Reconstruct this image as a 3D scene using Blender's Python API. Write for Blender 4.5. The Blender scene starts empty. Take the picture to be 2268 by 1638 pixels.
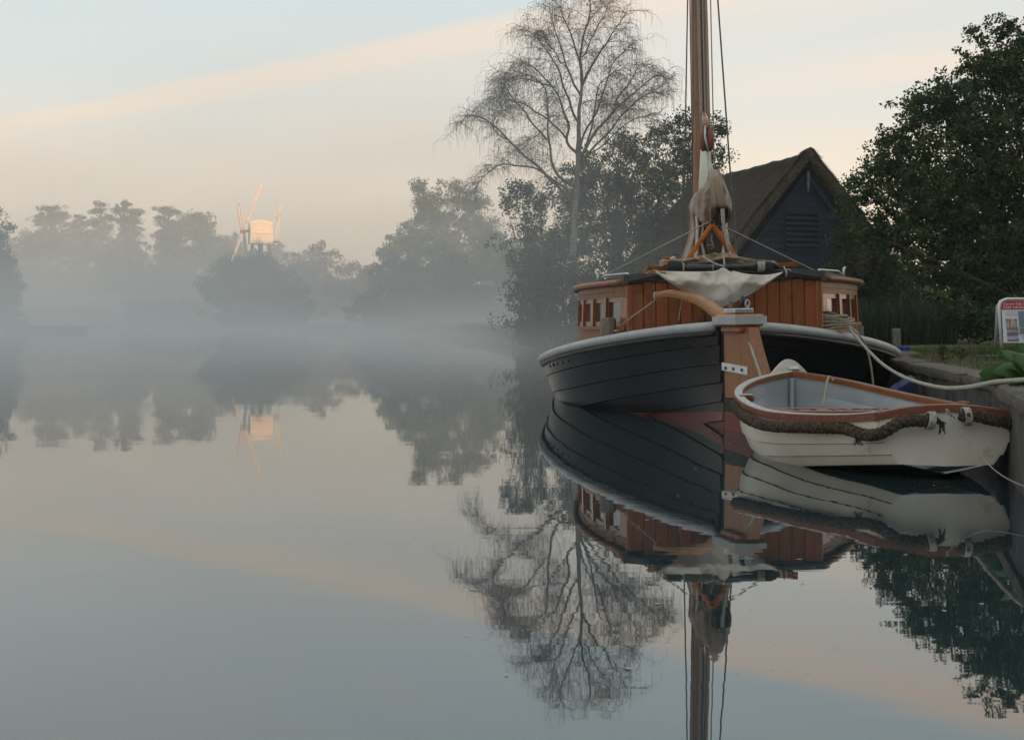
import bpy, bmesh, math, random
import numpy as np
from mathutils import Vector, Matrix, noise

random.seed(7)
rng = np.random.default_rng(11)
R = math.radians
PI = math.pi
scene = bpy.context.scene
COL = scene.collection

# ------------------------------------------------------------------ camera
F, CX, HY, CAMH = 2965.0, 1134.0, 708.0, 1.0      # survey constants: lens, image centre, horizon, eye height


def at(px, py, d):
    """point seen at picture position (px, py) and standing d metres away"""
    return Vector(((px - CX) / F * d, d, CAMH - (py - HY) / F * d))


cam_data = bpy.data.cameras.new('camera')
cam = bpy.data.objects.new('camera', cam_data)
COL.objects.link(cam)
cam.location = (0, 0, CAMH)
cam.rotation_euler = (R(90), 0, 0)
cam_data.sensor_width = 36
cam_data.lens = F / 2268 * 36
cam_data.shift_y = (HY - 1638 / 2) / 2268
cam_data.clip_start = 0.1
cam_data.clip_end = 3000
scene.camera = cam

# ------------------------------------------------------------------ sky, sun, exposure
SUN_EL, SUN_AZ = 6.0, 146.0                         # azimuth clockwise from +Y
world = bpy.data.worlds.new('World')
scene.world = world
world.use_nodes = True
wt = world.node_tree
wn, wl = wt.nodes, wt.links
bg = wn['Background']
bg.inputs['Strength'].default_value = 0.12
sky = wn.new('ShaderNodeTexSky')
sky.sky_type = 'NISHITA'
sky.sun_disc = False
sky.sun_elevation = R(SUN_EL)
sky.sun_rotation = R(SUN_AZ)
sky.air_density = 1.0
sky.dust_density = 1.0


def wmath(op, a, b=None, clamp=False):
    n = wn.new('ShaderNodeMath')
    n.operation = op
    n.use_clamp = clamp
    for i, v in enumerate((a, b)):
        if v is None:
            continue
        if isinstance(v, (int, float)):
            n.inputs[i].default_value = v
        else:
            wl.new(v, n.inputs[i])
    return n.outputs[0]


def wramp(fac, stops, interp='EASE'):
    n = wn.new('ShaderNodeValToRGB')
    n.color_ramp.interpolation = interp
    els = n.color_ramp.elements
    while len(els) < len(stops):
        els.new(0.5)
    for e, (p, c) in zip(els, stops):
        e.position = p
        e.color = (c, c, c, 1) if isinstance(c, (int, float)) else (*c, 1)
    wl.new(fac, n.inputs[0])
    return n.outputs[0]


def wmix(fac, a, b):
    n = wn.new('ShaderNodeMix')
    n.data_type = 'RGBA'
    for sock, v in ((0, fac), (6, a), (7, b)):
        if isinstance(v, (int, float)):
            n.inputs[sock].default_value = v
        elif isinstance(v, tuple):
            n.inputs[sock].default_value = (*v, 1)
        else:
            wl.new(v, n.inputs[sock])
    return n.outputs[2]


tc = wn.new('ShaderNodeTexCoord')
sep = wn.new('ShaderNodeSeparateXYZ')
wl.new(tc.outputs['Generated'], sep.inputs[0])
dz = wmath('MAXIMUM', sep.outputs[2], 0.03)
pu = wmath('DIVIDE', sep.outputs[0], dz)            # a high cloud sheet, seen in perspective
pv = wmath('DIVIDE', sep.outputs[1], dz)
across = wmath('ADD', wmath('MULTIPLY', pu, 0.67), wmath('MULTIPLY', pv, 0.74))
along = wmath('ADD', wmath('MULTIPLY', pu, 0.74), wmath('MULTIPLY', pv, -0.67))
cmb = wn.new('ShaderNodeCombineXYZ')
wl.new(wmath('MULTIPLY', along, 0.22), cmb.inputs[0])
wl.new(wmath('MULTIPLY', across, 0.85), cmb.inputs[1])
nz = wn.new('ShaderNodeTexNoise')
nz.inputs['Scale'].default_value = 1.6
nz.inputs['Detail'].default_value = 6
nz.inputs['Roughness'].default_value = 0.55
wl.new(cmb.outputs[0], nz.inputs['Vector'])
warp = wmath('MULTIPLY', wmath('SUBTRACT', nz.outputs['Fac'], 0.5), 0.42)
q = wmath('DIVIDE', wmath('ADD', across, warp), 8.0)
streak = wramp(q, [(0.0, 0.2), (0.30, 0.12), (0.386, 0.0), (0.414, 1.0), (0.434, 0.92), (0.466, 0.56), (0.53, 0.45),
                   (0.62, 0.72), (0.72, 0.5), (0.85, 0.8), (1.0, 0.75)])
wisp = wramp(nz.outputs['Fac'], [(0.38, 0.0), (0.62, 1.0)])
warm = wmath('ADD', wmath('MULTIPLY', streak, 0.8), wmath('MULTIPLY', wisp, 0.16), clamp=True)
glow = wramp(sep.outputs[2], [(0.0, 1.0), (0.10, 0.8), (0.19, 0.28), (0.30, 0.0)])
warm = wmath('MAXIMUM', warm, glow)
veil = wmix(warm, (3.35, 4.1, 4.4), (5.7, 4.35, 3.35))
wl.new(wmix(0.78, sky.outputs[0], veil), bg.inputs['Color'])

sun_data = bpy.data.lights.new('sun', 'SUN')
sun = bpy.data.objects.new('sun', sun_data)
COL.objects.link(sun)
sun_data.energy = 5.0
sun_data.angle = R(0.5)
sun_data.color = (1.0, 0.62, 0.34)
sd = Vector((math.sin(R(SUN_AZ)) * math.cos(R(SUN_EL)), math.cos(R(SUN_AZ)) * math.cos(R(SUN_EL)), math.sin(R(SUN_EL))))
sun.rotation_euler = sd.to_track_quat('Z', 'Y').to_euler()
sun.location = sd * 200

scene.view_settings.view_transform = 'Standard'
scene.view_settings.look = 'None'
scene.view_settings.exposure = 0.78
scene.view_settings.gamma = 1
scene.view_settings.use_curve_mapping = False
scene.render.engine = 'CYCLES'
scene.cycles.use_denoising = True
scene.cycles.max_bounces = 6
scene.cycles.diffuse_bounces = 2
scene.cycles.glossy_bounces = 3
scene.cycles.volume_bounces = 1
scene.cycles.volume_step_rate = 1.0
scene.cycles.volume_max_steps = 64
scene.cycles.transparent_max_bounces = 8


# ------------------------------------------------------------------ materials
def new_mat(name):
    m = bpy.data.materials.new(name)
    m.use_nodes = True
    nt = m.node_tree
    return m, nt.nodes, nt.links, nt.nodes['Principled BSDF']


def mat(name, c1, c2=None, rough=0.6, scale=6, stretch=(1, 1, 1), metal=0.0, bump=0.0, bscale=None, coat=0.0,
        detail=5, rand=0.0, lo=0.35, hi=0.65, coord='Object', spec=0.5, wear=None, wear_amt=0.55, wear_scale=3,
        island=0.0, trans=0.0):
    m, n, l, p = new_mat(name)
    if rough >= .7 and spec == .5:
        spec = .15
    c2 = c2 or tuple(min(1, c * 1.25) for c in c1)
    t = n.new('ShaderNodeTexCoord')
    mp = n.new('ShaderNodeMapping')
    mp.inputs['Scale'].default_value = stretch
    l.new(t.outputs[coord], mp.inputs[0])
    nz = n.new('ShaderNodeTexNoise')
    nz.inputs['Scale'].default_value = scale
    nz.inputs['Detail'].default_value = detail
    l.new(mp.outputs[0], nz.inputs['Vector'])
    rp = n.new('ShaderNodeValToRGB')
    rp.color_ramp.elements[0].position = lo
    rp.color_ramp.elements[0].color = (*c1, 1)
    rp.color_ramp.elements[1].position = hi
    rp.color_ramp.elements[1].color = (*c2, 1)
    l.new(nz.outputs['Fac'], rp.inputs[0])
    col = rp.outputs[0]
    if wear:
        wnz = n.new('ShaderNodeTexNoise')
        wnz.inputs['Scale'].default_value = wear_scale
        wnz.inputs['Detail'].default_value = 8
        wnz.inputs['Roughness'].default_value = 0.7
        l.new(t.outputs[coord], wnz.inputs['Vector'])
        wr = n.new('ShaderNodeValToRGB')
        wr.color_ramp.elements[0].position = wear_amt
        wr.color_ramp.elements[1].position = min(1, wear_amt + 0.12)
        l.new(wnz.outputs['Fac'], wr.inputs[0])
        mx = n.new('ShaderNodeMix')
        mx.data_type = 'RGBA'
        l.new(wr.outputs[0], mx.inputs[0])
        l.new(col, mx.inputs[6])
        mx.inputs[7].default_value = (*wear, 1)
        col = mx.outputs[2]
    if rand or island:
        h = n.new('ShaderNodeHueSaturation')
        if island:
            g = n.new('ShaderNodeNewGeometry')
            src = g.outputs['Random Per Island']
        else:
            g = n.new('ShaderNodeObjectInfo')
            src = g.outputs['Random']
        amt = island or rand
        mr = n.new('ShaderNodeMapRange')
        mr.inputs[3].default_value = 1 - amt
        mr.inputs[4].default_value = 1 + amt
        l.new(src, mr.inputs[0])
        l.new(mr.outputs[0], h.inputs['Value'])
        mr2 = n.new('ShaderNodeMapRange')
        mr2.inputs[3].default_value = 0.5 + amt * 0.05
        mr2.inputs[4].default_value = 0.5 - amt * 0.05
        l.new(src, mr2.inputs[0])
        l.new(mr2.outputs[0], h.inputs['Hue'])
        l.new(col, h.inputs['Color'])
        col = h.outputs[0]
    l.new(col, p.inputs['Base Color'])
    p.inputs['Roughness'].default_value = rough
    p.inputs['Metallic'].default_value = metal
    p.inputs['Specular IOR Level'].default_value = spec
    if coat:
        p.inputs['Coat Weight'].default_value = coat
        p.inputs['Coat Roughness'].default_value = 0.12
    if bump:
        b = n.new('ShaderNodeBump')
        b.inputs['Strength'].default_value = bump
        b.inputs['Distance'].default_value = 0.02
        if bscale:
            n2 = n.new('ShaderNodeTexNoise')
            n2.inputs['Scale'].default_value = bscale
            n2.inputs['Detail'].default_value = 6
            l.new(mp.outputs[0], n2.inputs['Vector'])
            l.new(n2.outputs['Fac'], b.inputs['Height'])
        else:
            l.new(nz.outputs['Fac'], b.inputs['Height'])
        l.new(b.outputs[0], p.inputs['Normal'])
    if trans:
        tr = n.new('ShaderNodeBsdfTranslucent')
        l.new(col, tr.inputs[0])
        ms = n.new('ShaderNodeMixShader')
        ms.inputs[0].default_value = trans
        l.new(p.outputs[0], ms.inputs[1])
        l.new(tr.outputs[0], ms.inputs[2])
        l.new(ms.outputs[0], n['Material Output'].inputs['Surface'])
    return m


def leafmat(name, c1, c2, trans=0.25, island=0.35, rough=0.55, scale=0.8):
    return mat(name, c1, c2, rough=rough, scale=scale, coord='Object', island=island, trans=trans, spec=0.3)


M = {}
M['varnish'] = mat('varnished_wood', (.205, .058, .015), (.295, .094, .026), rough=.32, scale=3, stretch=(7, 7, .5), coat=.4, bump=.12, rand=.28, lo=.25, hi=.75, wear=(.12, .036, .013), wear_amt=.54, wear_scale=2.6)
M['varnish_y'] = mat('varnished_wood_long', (.20, .066, .02), (.28, .10, .03), rough=.38, scale=5, stretch=(9, .7, 9), spec=.2, bump=.1, rand=.16, wear=(.11, .036, .014), wear_amt=.55, wear_scale=3.5)
M['rudder'] = mat('rudder_wood', (.24, .072, .018), (.33, .108, .028), rough=.38, scale=4, stretch=(9, 9, .7), coat=.3, bump=.08, rand=.1,
                  wear=(.20, .075, .03), wear_amt=.58, wear_scale=4)
M['tiller'] = mat('oiled_wood', (.31, .135, .045), (.42, .20, .07), rough=.42, scale=5, stretch=(2, 2, 6), coat=.12, bump=.1,
                  wear=(.27, .20, .14), wear_amt=.60, wear_scale=10)
M['orange_wood'] = mat('orange_wood', (.42, .115, .012), (.52, .16, .022), rough=.35, scale=6, stretch=(6, 6, 1), coat=.3)
M['mast'] = mat('mast_wood', (.22, .08, .028), (.38, .16, .065), rough=.4, scale=4, stretch=(14, 14, .4), coat=.25, bump=.15,
                wear=(.14, .05, .025), wear_amt=.58, wear_scale=2.5)
M['old_red_wood'] = mat('worn_red_wood', (.17, .052, .026), (.25, .088, .045), rough=.5, scale=10, stretch=(1, 6, 6), bump=.15, wear=(.30, .22, .18), wear_amt=.6, wear_scale=14)
M['cream'] = mat('cream_paint', (.52, .54, .44), (.60, .62, .52), rough=.5, scale=4, stretch=(6, 6, .5))
M['hull_black'] = mat('black_hull_paint', (.004, .005, .008), (.010, .011, .016), rough=.19, scale=3.0, stretch=(1, 1, 3), bump=.25, bscale=14, rand=.2,
                      spec=.22, wear=(.028, .03, .035), wear_amt=.64, wear_scale=9)
M['rail_grey'] = mat('grey_white_rail_paint', (.36, .375, .39), (.44, .45, .46), rough=.45, scale=7, bump=.12, bscale=40, wear=(.16, .16, .16), wear_amt=.66, wear_scale=22)
M['bolt'] = mat('bolt_metal', (.10, .10, .10), rough=.5, metal=.6)
M['deck'] = mat('grey_deck_paint', (.36, .39, .43), (.44, .47, .5), rough=.55, scale=4)
M['black'] = mat('black_paint', (.014, .014, .017), (.03, .03, .033), rough=.4, scale=12, bump=.1)
M['steel'] = mat('galvanised_steel', (.42, .44, .46), (.55, .57, .58), rough=.38, metal=.75, scale=20)
M['white_paint'] = mat('white_paint', (.62, .63, .62), (.74, .75, .74), rough=.4, scale=6, wear=(.35, .35, .32), wear_amt=.68, wear_scale=20)
M['dinghy_white'] = mat('dinghy_cream_paint', (.66, .62, .52), (.76, .72, .63), rough=.32, scale=3, bump=.05, bscale=30, wear=(.42, .34, .22), wear_amt=.60, wear_scale=4)
M['dinghy_inner'] = mat('dinghy_inner_paint', (.33, .35, .37), (.43, .45, .47), rough=.5, scale=4, wear=(.30, .29, .27), wear_amt=.62, wear_scale=6)
M['worn_top'] = mat('worn_silver_edge', (.36, .34, .34), (.52, .49, .48), rough=.55, scale=60, bump=.2)
M['canvas'] = mat('pale_canvas', (.66, .60, .52), (.76, .69, .61), rough=.9, scale=2.5, bump=.15, bscale=90, wear=(.45, .40, .32), wear_amt=.62, wear_scale=3, trans=.12)
M['canvas_tan'] = mat('tan_canvas', (.26, .19, .135), (.36, .27, .20), rough=.9, scale=3, bump=.2, bscale=60)
M['canvas_pink'] = mat('stained_canvas', (.36, .28, .235), (.48, .39, .335), rough=.9, scale=1.6, bump=.15, bscale=70, wear=(.36, .24, .16), wear_amt=.60, wear_scale=3, trans=.1)
M['canvas_dark'] = mat('dark_canvas', (.085, .065, .055), (.15, .12, .10), rough=.9, scale=4)
M['seam_light'] = mat('plank_line_grime_shade', (.10, .08, .06), (.16, .13, .10), rough=.9)
M['seam'] = mat('seam_grime_shade', (.02, .017, .014), (.04, .033, .026), rough=.9)  # both seam tones: grime, with the weak lap shadow put into the colour
M['rope'] = mat('pale_rope', (.33, .31, .27), (.46, .44, .39), rough=.9, scale=40, bump=.5)
M['rope_grey'] = mat('grey_line', (.22, .21, .19), (.30, .29, .26), rough=.9)
M['rope_coil'] = mat('weathered_rope', (.30, .26, .19), (.44, .39, .29), rough=.95, scale=50, bump=.6)
M['rope_dark'] = mat('tarred_rope', (.045, .033, .025), (.13, .095, .07), rough=1, scale=40, bump=1.0, bscale=90)
M['wire'] = mat('dark_wire', (.045, .05, .045), (.08, .085, .08), rough=.6)
M['glass'] = mat('window_glass', (.05, .06, .065), (.08, .09, .095), rough=.06, spec=1.0, scale=4, coat=.6)
M['old_wood'] = mat('weathered_wood', (.16, .14, .12), (.28, .25, .215), rough=.85, scale=6, stretch=(8, 8, 1), bump=.4)
M['antifoul'] = mat('antifoul', (.16, .04, .03), (.2, .05, .04), rough=.5)


# hull paint with red below the painted waterline
def hull_two(name, top, z):
    m = M[top].copy()
    m.name = name
    n, l = m.node_tree.nodes, m.node_tree.links
    p = n['Principled BSDF']
    src = p.inputs['Base Color'].links[0].from_socket
    t = n.new('ShaderNodeTexCoord')
    s = n.new('ShaderNodeSeparateXYZ')
    l.new(t.outputs['Object'], s.inputs[0])
    sl = n.new('ShaderNodeMath')
    sl.operation = 'MULTIPLY_ADD'
    l.new(s.outputs[1], sl.inputs[0])
    sl.inputs[1].default_value = .07
    l.new(s.outputs[2], sl.inputs[2])
    c = n.new('ShaderNodeMath')
    c.operation = 'LESS_THAN'
    l.new(sl.outputs[0], c.inputs[0])
    c.inputs[1].default_value = z
    mx = n.new('ShaderNodeMix')
    mx.data_type = 'RGBA'
    l.new(c.outputs[0], mx.inputs[0])
    l.new(src, mx.inputs[6])
    mx.inputs[7].default_value = (.15, .042, .036, 1)
    l.new(mx.outputs[2], p.inputs['Base Color'])
    return m


M['hull'] = hull_two('black_hull_red_bottom', 'hull_black', .16)


# ------------------------------------------------------------------ mesh helpers
class MB:
    def __init__(s):
        s.v, s.f = [], []

    def add(s, vs, fs):
        o = len(s.v)
        s.v += [tuple(v) for v in vs]
        s.f += [tuple(i + o for i in f) for f in fs]
        return s

    def box(s, c, size, rot=None):
        hx, hy, hz = (k / 2 for k in size)
        vs = [Vector((x, y, z)) for x in (-hx, hx) for y in (-hy, hy) for z in (-hz, hz)]
        if rot is not None:
            vs = [rot @ v for v in vs]
        c = Vector(c)
        return s.add([v + c for v in vs], [(0, 1, 3, 2), (4, 6, 7, 5), (0, 4, 5, 1), (2, 3, 7, 6), (0, 2, 6, 4), (1, 5, 7, 3)])

    def cbox(s, c, size, ch=.006, rot=None):
        """box with chamfered edges"""
        h = [k / 2 for k in size]
        ch = min(ch, min(h) * .9)
        vs, idx = [], {}
        for sx in (-1, 1):
            for sy in (-1, 1):
                for sz in (-1, 1):
                    for a in range(3):
                        p = [sx * h[0], sy * h[1], sz * h[2]]
                        for b in range(3):
                            if b != a:
                                p[b] -= (sx, sy, sz)[b] * ch
                        idx[(sx, sy, sz, a)] = len(vs)
                        vs.append(Vector(p))
        fs = []
        for a in range(3):
            b, c2 = (a + 1) % 3, (a + 2) % 3
            for sg in (-1, 1):
                q = []
                for (u, w) in ((-1, -1), (1, -1), (1, 1), (-1, 1)):
                    k = [0, 0, 0]
                    k[a], k[b], k[c2] = sg, u, w
                    q.append(idx[(*k, a)])
                fs.append(tuple(q if sg > 0 else q[::-1]))
            for u in (-1, 1):
                for w in (-1, 1):
                    k0, k1 = [0, 0, 0], [0, 0, 0]
                    k0[a], k1[a] = -1, 1
                    k0[b] = k1[b] = u
                    k0[c2] = k1[c2] = w
                    fs.append((idx[(*k0, b)], idx[(*k1, b)], idx[(*k1, c2)], idx[(*k0, c2)]))
        for sx in (-1, 1):
            for sy in (-1, 1):
                for sz in (-1, 1):
                    fs.append(tuple(idx[(sx, sy, sz, a)] for a in range(3)))
        if rot is not None:
            vs = [rot @ v for v in vs]
        c = Vector(c)
        return s.add([v + c for v in vs], fs)

    def loft(s, rings, closed=True, cap=True):
        n = len(rings[0])
        vs = [p for r in rings for p in r]
        fs = []
        for i in range(len(rings) - 1):
            for j in range(n if closed else n - 1):
                k = (j + 1) % n
                fs.append((i * n + j, i * n + k, (i + 1) * n + k, (i + 1) * n + j))
        if cap and closed:
            fs.append(tuple(range(n))[::-1])
            fs.append(tuple((len(rings) - 1) * n + j for j in range(n)))
        return s.add(vs, fs)

    def tube(s, pts, r, n=8, cap=True, sq=None, power=None):
        pts = [Vector(p) for p in pts]
        if not hasattr(r, '__len__'):
            r = [r] * len(pts)
        rings = []
        t0 = (pts[1] - pts[0]).normalized()
        up = Vector((0, 0, 1)) if abs(t0.z) < .9 else Vector((0, 1, 0))
        u = t0.cross(up).normalized()
        for i, p in enumerate(pts):
            t = (pts[min(i + 1, len(pts) - 1)] - pts[max(i - 1, 0)]).normalized()
            u = (u - t * u.dot(t)).normalized()
            w = t.cross(u)
            ring = []
            for k in range(n):
                a = 2 * PI * (k + .5) / n
                ca, sa = math.cos(a), math.sin(a)
                if power:
                    ca = math.copysign(abs(ca) ** power, ca)
                    sa = math.copysign(abs(sa) ** power, sa)
                ring.append(p + u * ca * r[i] + w * sa * r[i] * (sq or 1))
            rings.append(ring)
        return s.loft(rings, True, cap)

    def prism(s, poly, d0, d1, f):
        """poly of 2D points extruded from d0 to d1; f(a, b, d) gives the 3D point"""
        n = len(poly)
        vs = [f(a, b, d0) for a, b in poly] + [f(a, b, d1) for a, b in poly]
        fs = [tuple(range(n))[::-1], tuple(range(n, 2 * n))]
        fs += [(i, (i + 1) % n, n + (i + 1) % n, n + i) for i in range(n)]
        return s.add(vs, fs)

    def sphere(s, c, r, seg=12, rings=8):
        c = Vector(c)
        if not hasattr(r, '__len__'):
            r = (r, r, r)
        rr = []
        for i in range(rings + 1):
            th = PI * (i + .02) / (rings + .04)
            rr.append([c + Vector((r[0] * math.sin(th) * math.cos(2 * PI * k / seg), r[1] * math.sin(th) * math.sin(2 * PI * k / seg),
                                   r[2] * math.cos(th))) for k in range(seg)])
        return s.loft(rr[::-1])

    def build(s, name, m, parent=None, smooth=False, off=None, kind=None, angle=None):
        me = bpy.data.meshes.new(name)
        v = s.v if off is None else [(a - off[0], b - off[1], c - off[2]) for a, b, c in s.v]
        me.from_pydata(v, [], s.f)
        bm = bmesh.new()
        bm.from_mesh(me)
        bmesh.ops.recalc_face_normals(bm, faces=bm.faces)
        bm.to_mesh(me)
        bm.free()
        if smooth:
            me.shade_smooth()
            if angle:
                try:
                    me.set_sharp_from_angle(angle=R(angle))
                except Exception:
                    pass
        me.materials.append(m if not isinstance(m, str) else M[m])
        o = bpy.data.objects.new(name, me)
        COL.objects.link(o)
        if parent is not None:
            o.parent = parent
        if kind:
            o['kind'] = kind
        return o


def np_mesh(name, verts, quads, m, parent=None, off=None, kind=None, smooth=False, tri=False):
    verts = np.asarray(verts, np.float32)
    if off is not None:
        verts = verts - np.array(off, np.float32)
    quads = np.asarray(quads, np.int32)
    k = quads.shape[1]
    me = bpy.data.meshes.new(name)
    me.vertices.add(len(verts))
    me.vertices.foreach_set('co', verts.ravel())
    me.loops.add(quads.size)
    me.loops.foreach_set('vertex_index', quads.ravel())
    me.polygons.add(len(quads))
    me.polygons.foreach_set('loop_start', np.arange(0, quads.size, k, dtype=np.int32))
    try:
        me.polygons.foreach_set('loop_total', np.full(len(quads), k, np.int32))
    except Exception:
        pass
    me.update(calc_edges=True)
    if smooth:
        me.shade_smooth()
    me.materials.append(M[m] if isinstance(m, str) else m)
    o = bpy.data.objects.new(name, me)
    COL.objects.link(o)
    if parent is not None:
        o.parent = parent
    if kind:
        o['kind'] = kind
    return o


def thing(name, label, cat, loc=(0, 0, 0), rot=(0, 0, 0), group=None):
    o = bpy.data.objects.new(name, None)
    o.empty_display_size = .2
    COL.objects.link(o)
    o.location = loc
    o.rotation_euler = rot
    o['label'] = label
    o['category'] = cat
    if group:
        o['group'] = group
    return o


def tag(o, label, cat, group=None, kind=None):
    o['label'] = label
    o['category'] = cat
    if group:
        o['group'] = group
    if kind:
        o['kind'] = kind
    return o


def catenary(a, b, sag, n=16):
    a, b = Vector(a), Vector(b)
    return [a.lerp(b, i / n) - Vector((0, 0, sag * 4 * (i / n) * (1 - i / n))) for i in range(n + 1)]


def spline(pts, n=8):
    pts = [Vector(p) for p in pts]
    out = []
    for i in range(len(pts) - 1):
        p0, p1, p2, p3 = pts[max(i - 1, 0)], pts[i], pts[i + 1], pts[min(i + 2, len(pts) - 1)]
        for k in range(n):
            t = k / n
            out.append(.5 * ((2 * p1) + (p2 - p0) * t + (2 * p0 - 5 * p1 + 4 * p2 - p3) * t * t + (3 * p1 - p0 - 3 * p2 + p3) * t ** 3))
    out.append(pts[-1])
    return out


def interp(x, tab):
    xs = [t[0] for t in tab]
    return float(np.interp(x, xs, [t[1] for t in tab]))


def laid_rope(mb, pts, rad, pitch, strands=3, n=6, step=None):
    """a rope of twisted strands along a polyline"""
    pts = [Vector(p) for p in pts]
    L = [0]
    for i in range(1, len(pts)):
        L.append(L[-1] + (pts[i] - pts[i - 1]).length)
    step = step or pitch / 8
    m = max(4, int(L[-1] / step))
    cs = []
    for i in range(m + 1):
        x = L[-1] * i / m
        j = min(len(pts) - 2, int(np.searchsorted(L, x, side='right') - 1))
        j = max(j, 0)
        t = (x - L[j]) / max(1e-9, L[j + 1] - L[j])
        cs.append(pts[j].lerp(pts[j + 1], t))
    t0 = (cs[1] - cs[0]).normalized()
    u = t0.cross(Vector((0, 0, 1)) if abs(t0.z) < .9 else Vector((0, 1, 0))).normalized()
    fr = []
    for i, c in enumerate(cs):
        t = (cs[min(i + 1, m)] - cs[max(i - 1, 0)]).normalized()
        u = (u - t * u.dot(t)).normalized()
        fr.append((u.copy(), t.cross(u)))
    for k in range(strands):
        line = []
        for i, c in enumerate(cs):
            a = 2 * PI * (L[-1] * i / m / pitch + k / strands)
            line.append(c + (fr[i][0] * math.cos(a) + fr[i][1] * math.sin(a)) * rad * .5)
        mb.tube(line, rad * .56, n)
    return mb
# ================================================================== setting: water, ground, wall
def water_mat():
    m, n, l, p = new_mat('still_river_water')
    p.inputs['Base Color'].default_value = (.020, .034, .038, 1)
    p.inputs['Roughness'].default_value = .015
    p.inputs['IOR'].default_value = 1.78
    p.inputs['Specular IOR Level'].default_value = 1.0
    t = n.new('ShaderNodeTexCoord')
    mp = n.new('ShaderNodeMapping')
    mp.inputs['Scale'].default_value = (.5, 1.4, 1)
    l.new(t.outputs['Object'], mp.inputs[0])
    nz = n.new('ShaderNodeTexNoise')
    nz.inputs['Scale'].default_value = 1.1
    nz.inputs['Detail'].default_value = 3
    l.new(mp.outputs[0], nz.inputs['Vector'])
    n2 = n.new('ShaderNodeTexNoise')
    n2.inputs['Scale'].default_value = 7
    n2.inputs['Detail'].default_value = 2
    l.new(mp.outputs[0], n2.inputs['Vector'])
    ad = n.new('ShaderNodeMath')
    ad.operation = 'MULTIPLY_ADD'
    l.new(n2.outputs['Fac'], ad.inputs[0])
    ad.inputs[1].default_value = .12
    l.new(nz.outputs['Fac'], ad.inputs[2])
    b = n.new('ShaderNodeBump')
    b.inputs['Strength'].default_value = 1.0
    b.inputs['Distance'].default_value = .0011
    l.new(ad.outputs[0], b.inputs['Height'])
    l.new(b.outputs[0], p.inputs['Normal'])
    return m


M['water'] = water_mat()
wmb = MB()
wmb.add([(-420, -70, 0), (420, -70, 0), (420, 430, 0), (-420, 430, 0)], [(0, 1, 2, 3)])
wmb.build('river_water', 'water', kind='structure')

M['lawn'] = mat('lawn_soil', (.05, .075, .022), (.08, .105, .035), rough=.95, scale=3, bump=.6, bscale=40, wear=(.12, .10, .06), wear_amt=.55, wear_scale=1.2)
M['bank'] = mat('river_bank_earth', (.035, .033, .025), (.06, .055, .04), rough=.95, scale=3, bump=.6)
M['concrete'] = mat('quay_concrete', (.075, .072, .07), (.14, .132, .125), rough=.9, scale=3.5, bump=.5, bscale=22, wear=(.05, .05, .045), wear_amt=.5, wear_scale=2.5)
M['coping'] = mat('quay_coping', (.115, .10, .085), (.17, .15, .125), rough=.9, scale=6, bump=.6, bscale=45, wear=(.10, .11, .06), wear_amt=.58, wear_scale=5)
M['path'] = mat('gravel_path', (.13, .115, .08), (.24, .20, .13), rough=.95, scale=25, bump=.6, bscale=60, wear=(.10, .11, .045), wear_amt=.5, wear_scale=2)

BZ = .55
WALL_A = [(2.42, -12), (2.58, 3), (2.80, 7.3), (3.36, 9.35)]
WALL_B = [(3.44, 9.45), (4.20, 14.8), (5.00, 17.5), (6.20, 24), (6.55, 30)]
SHORE = [(6.0, 31), (4.4, 33), (3.2, 37), (2.1, 40.5), (1.0, 45.5), (.8, 56), (-1.2, 76), (-3.5, 92), (-9, 104), (-14, 108), (-22, 128),
         (-40, 155), (-62, 168), (-140, 172)]
outl = WALL_A + WALL_B + SHORE + [(-415, 175), (-415, 425), (415, 425), (415, -65), (2.42, -65)]
g = MB()
g.add([(x, y, BZ - .03) for x, y in outl], [tuple(range(len(outl)))])
g.build('riverside_ground', 'lawn', kind='structure')
sk = MB()
for a, b in zip(SHORE[:-1], SHORE[1:]):
    sk.add([(a[0], a[1], BZ - .03), (b[0], b[1], BZ - .03), (b[0] - .4, b[1] - .5, -.4), (a[0] - .4, a[1] - .5, -.4)], [(0, 1, 2, 3)])
sk.build('river_bank', 'bank', kind='structure')
LB = [(-38, 120), (-40, 108), (-47, 94), (-80, 62), (-300, 34), (-415, 30), (-415, 138), (-90, 146), (-60, 136), (-44, 128)]
g = MB()
g.add([(x, y, .45) for x, y in LB] + [(x, y, -.4) for x, y in LB], [tuple(range(len(LB)))] + [(i, (i + 1) % len(LB), len(LB) + (i + 1) % len(LB), len(LB) + i) for i in range(len(LB))])
g.build('left_bank_ground', 'lawn', kind='structure')


def offs(line, k):
    out = []
    for i, (x, y) in enumerate(line):
        a, b = line[max(i - 1, 0)], line[min(i + 1, len(line) - 1)]
        t = Vector((b[0] - a[0], b[1] - a[1])).normalized()
        out.append((x + t.y * k, y - t.x * k))
    return out


def dense(line, step):
    out = []
    for a, b in zip(line[:-1], line[1:]):
        L = math.dist(a, b)
        m = max(1, int(L / step))
        out += [(a[0] + (b[0] - a[0]) * i / m, a[1] + (b[1] - a[1]) * i / m) for i in range(m)]
    return out + [line[-1]]


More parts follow.
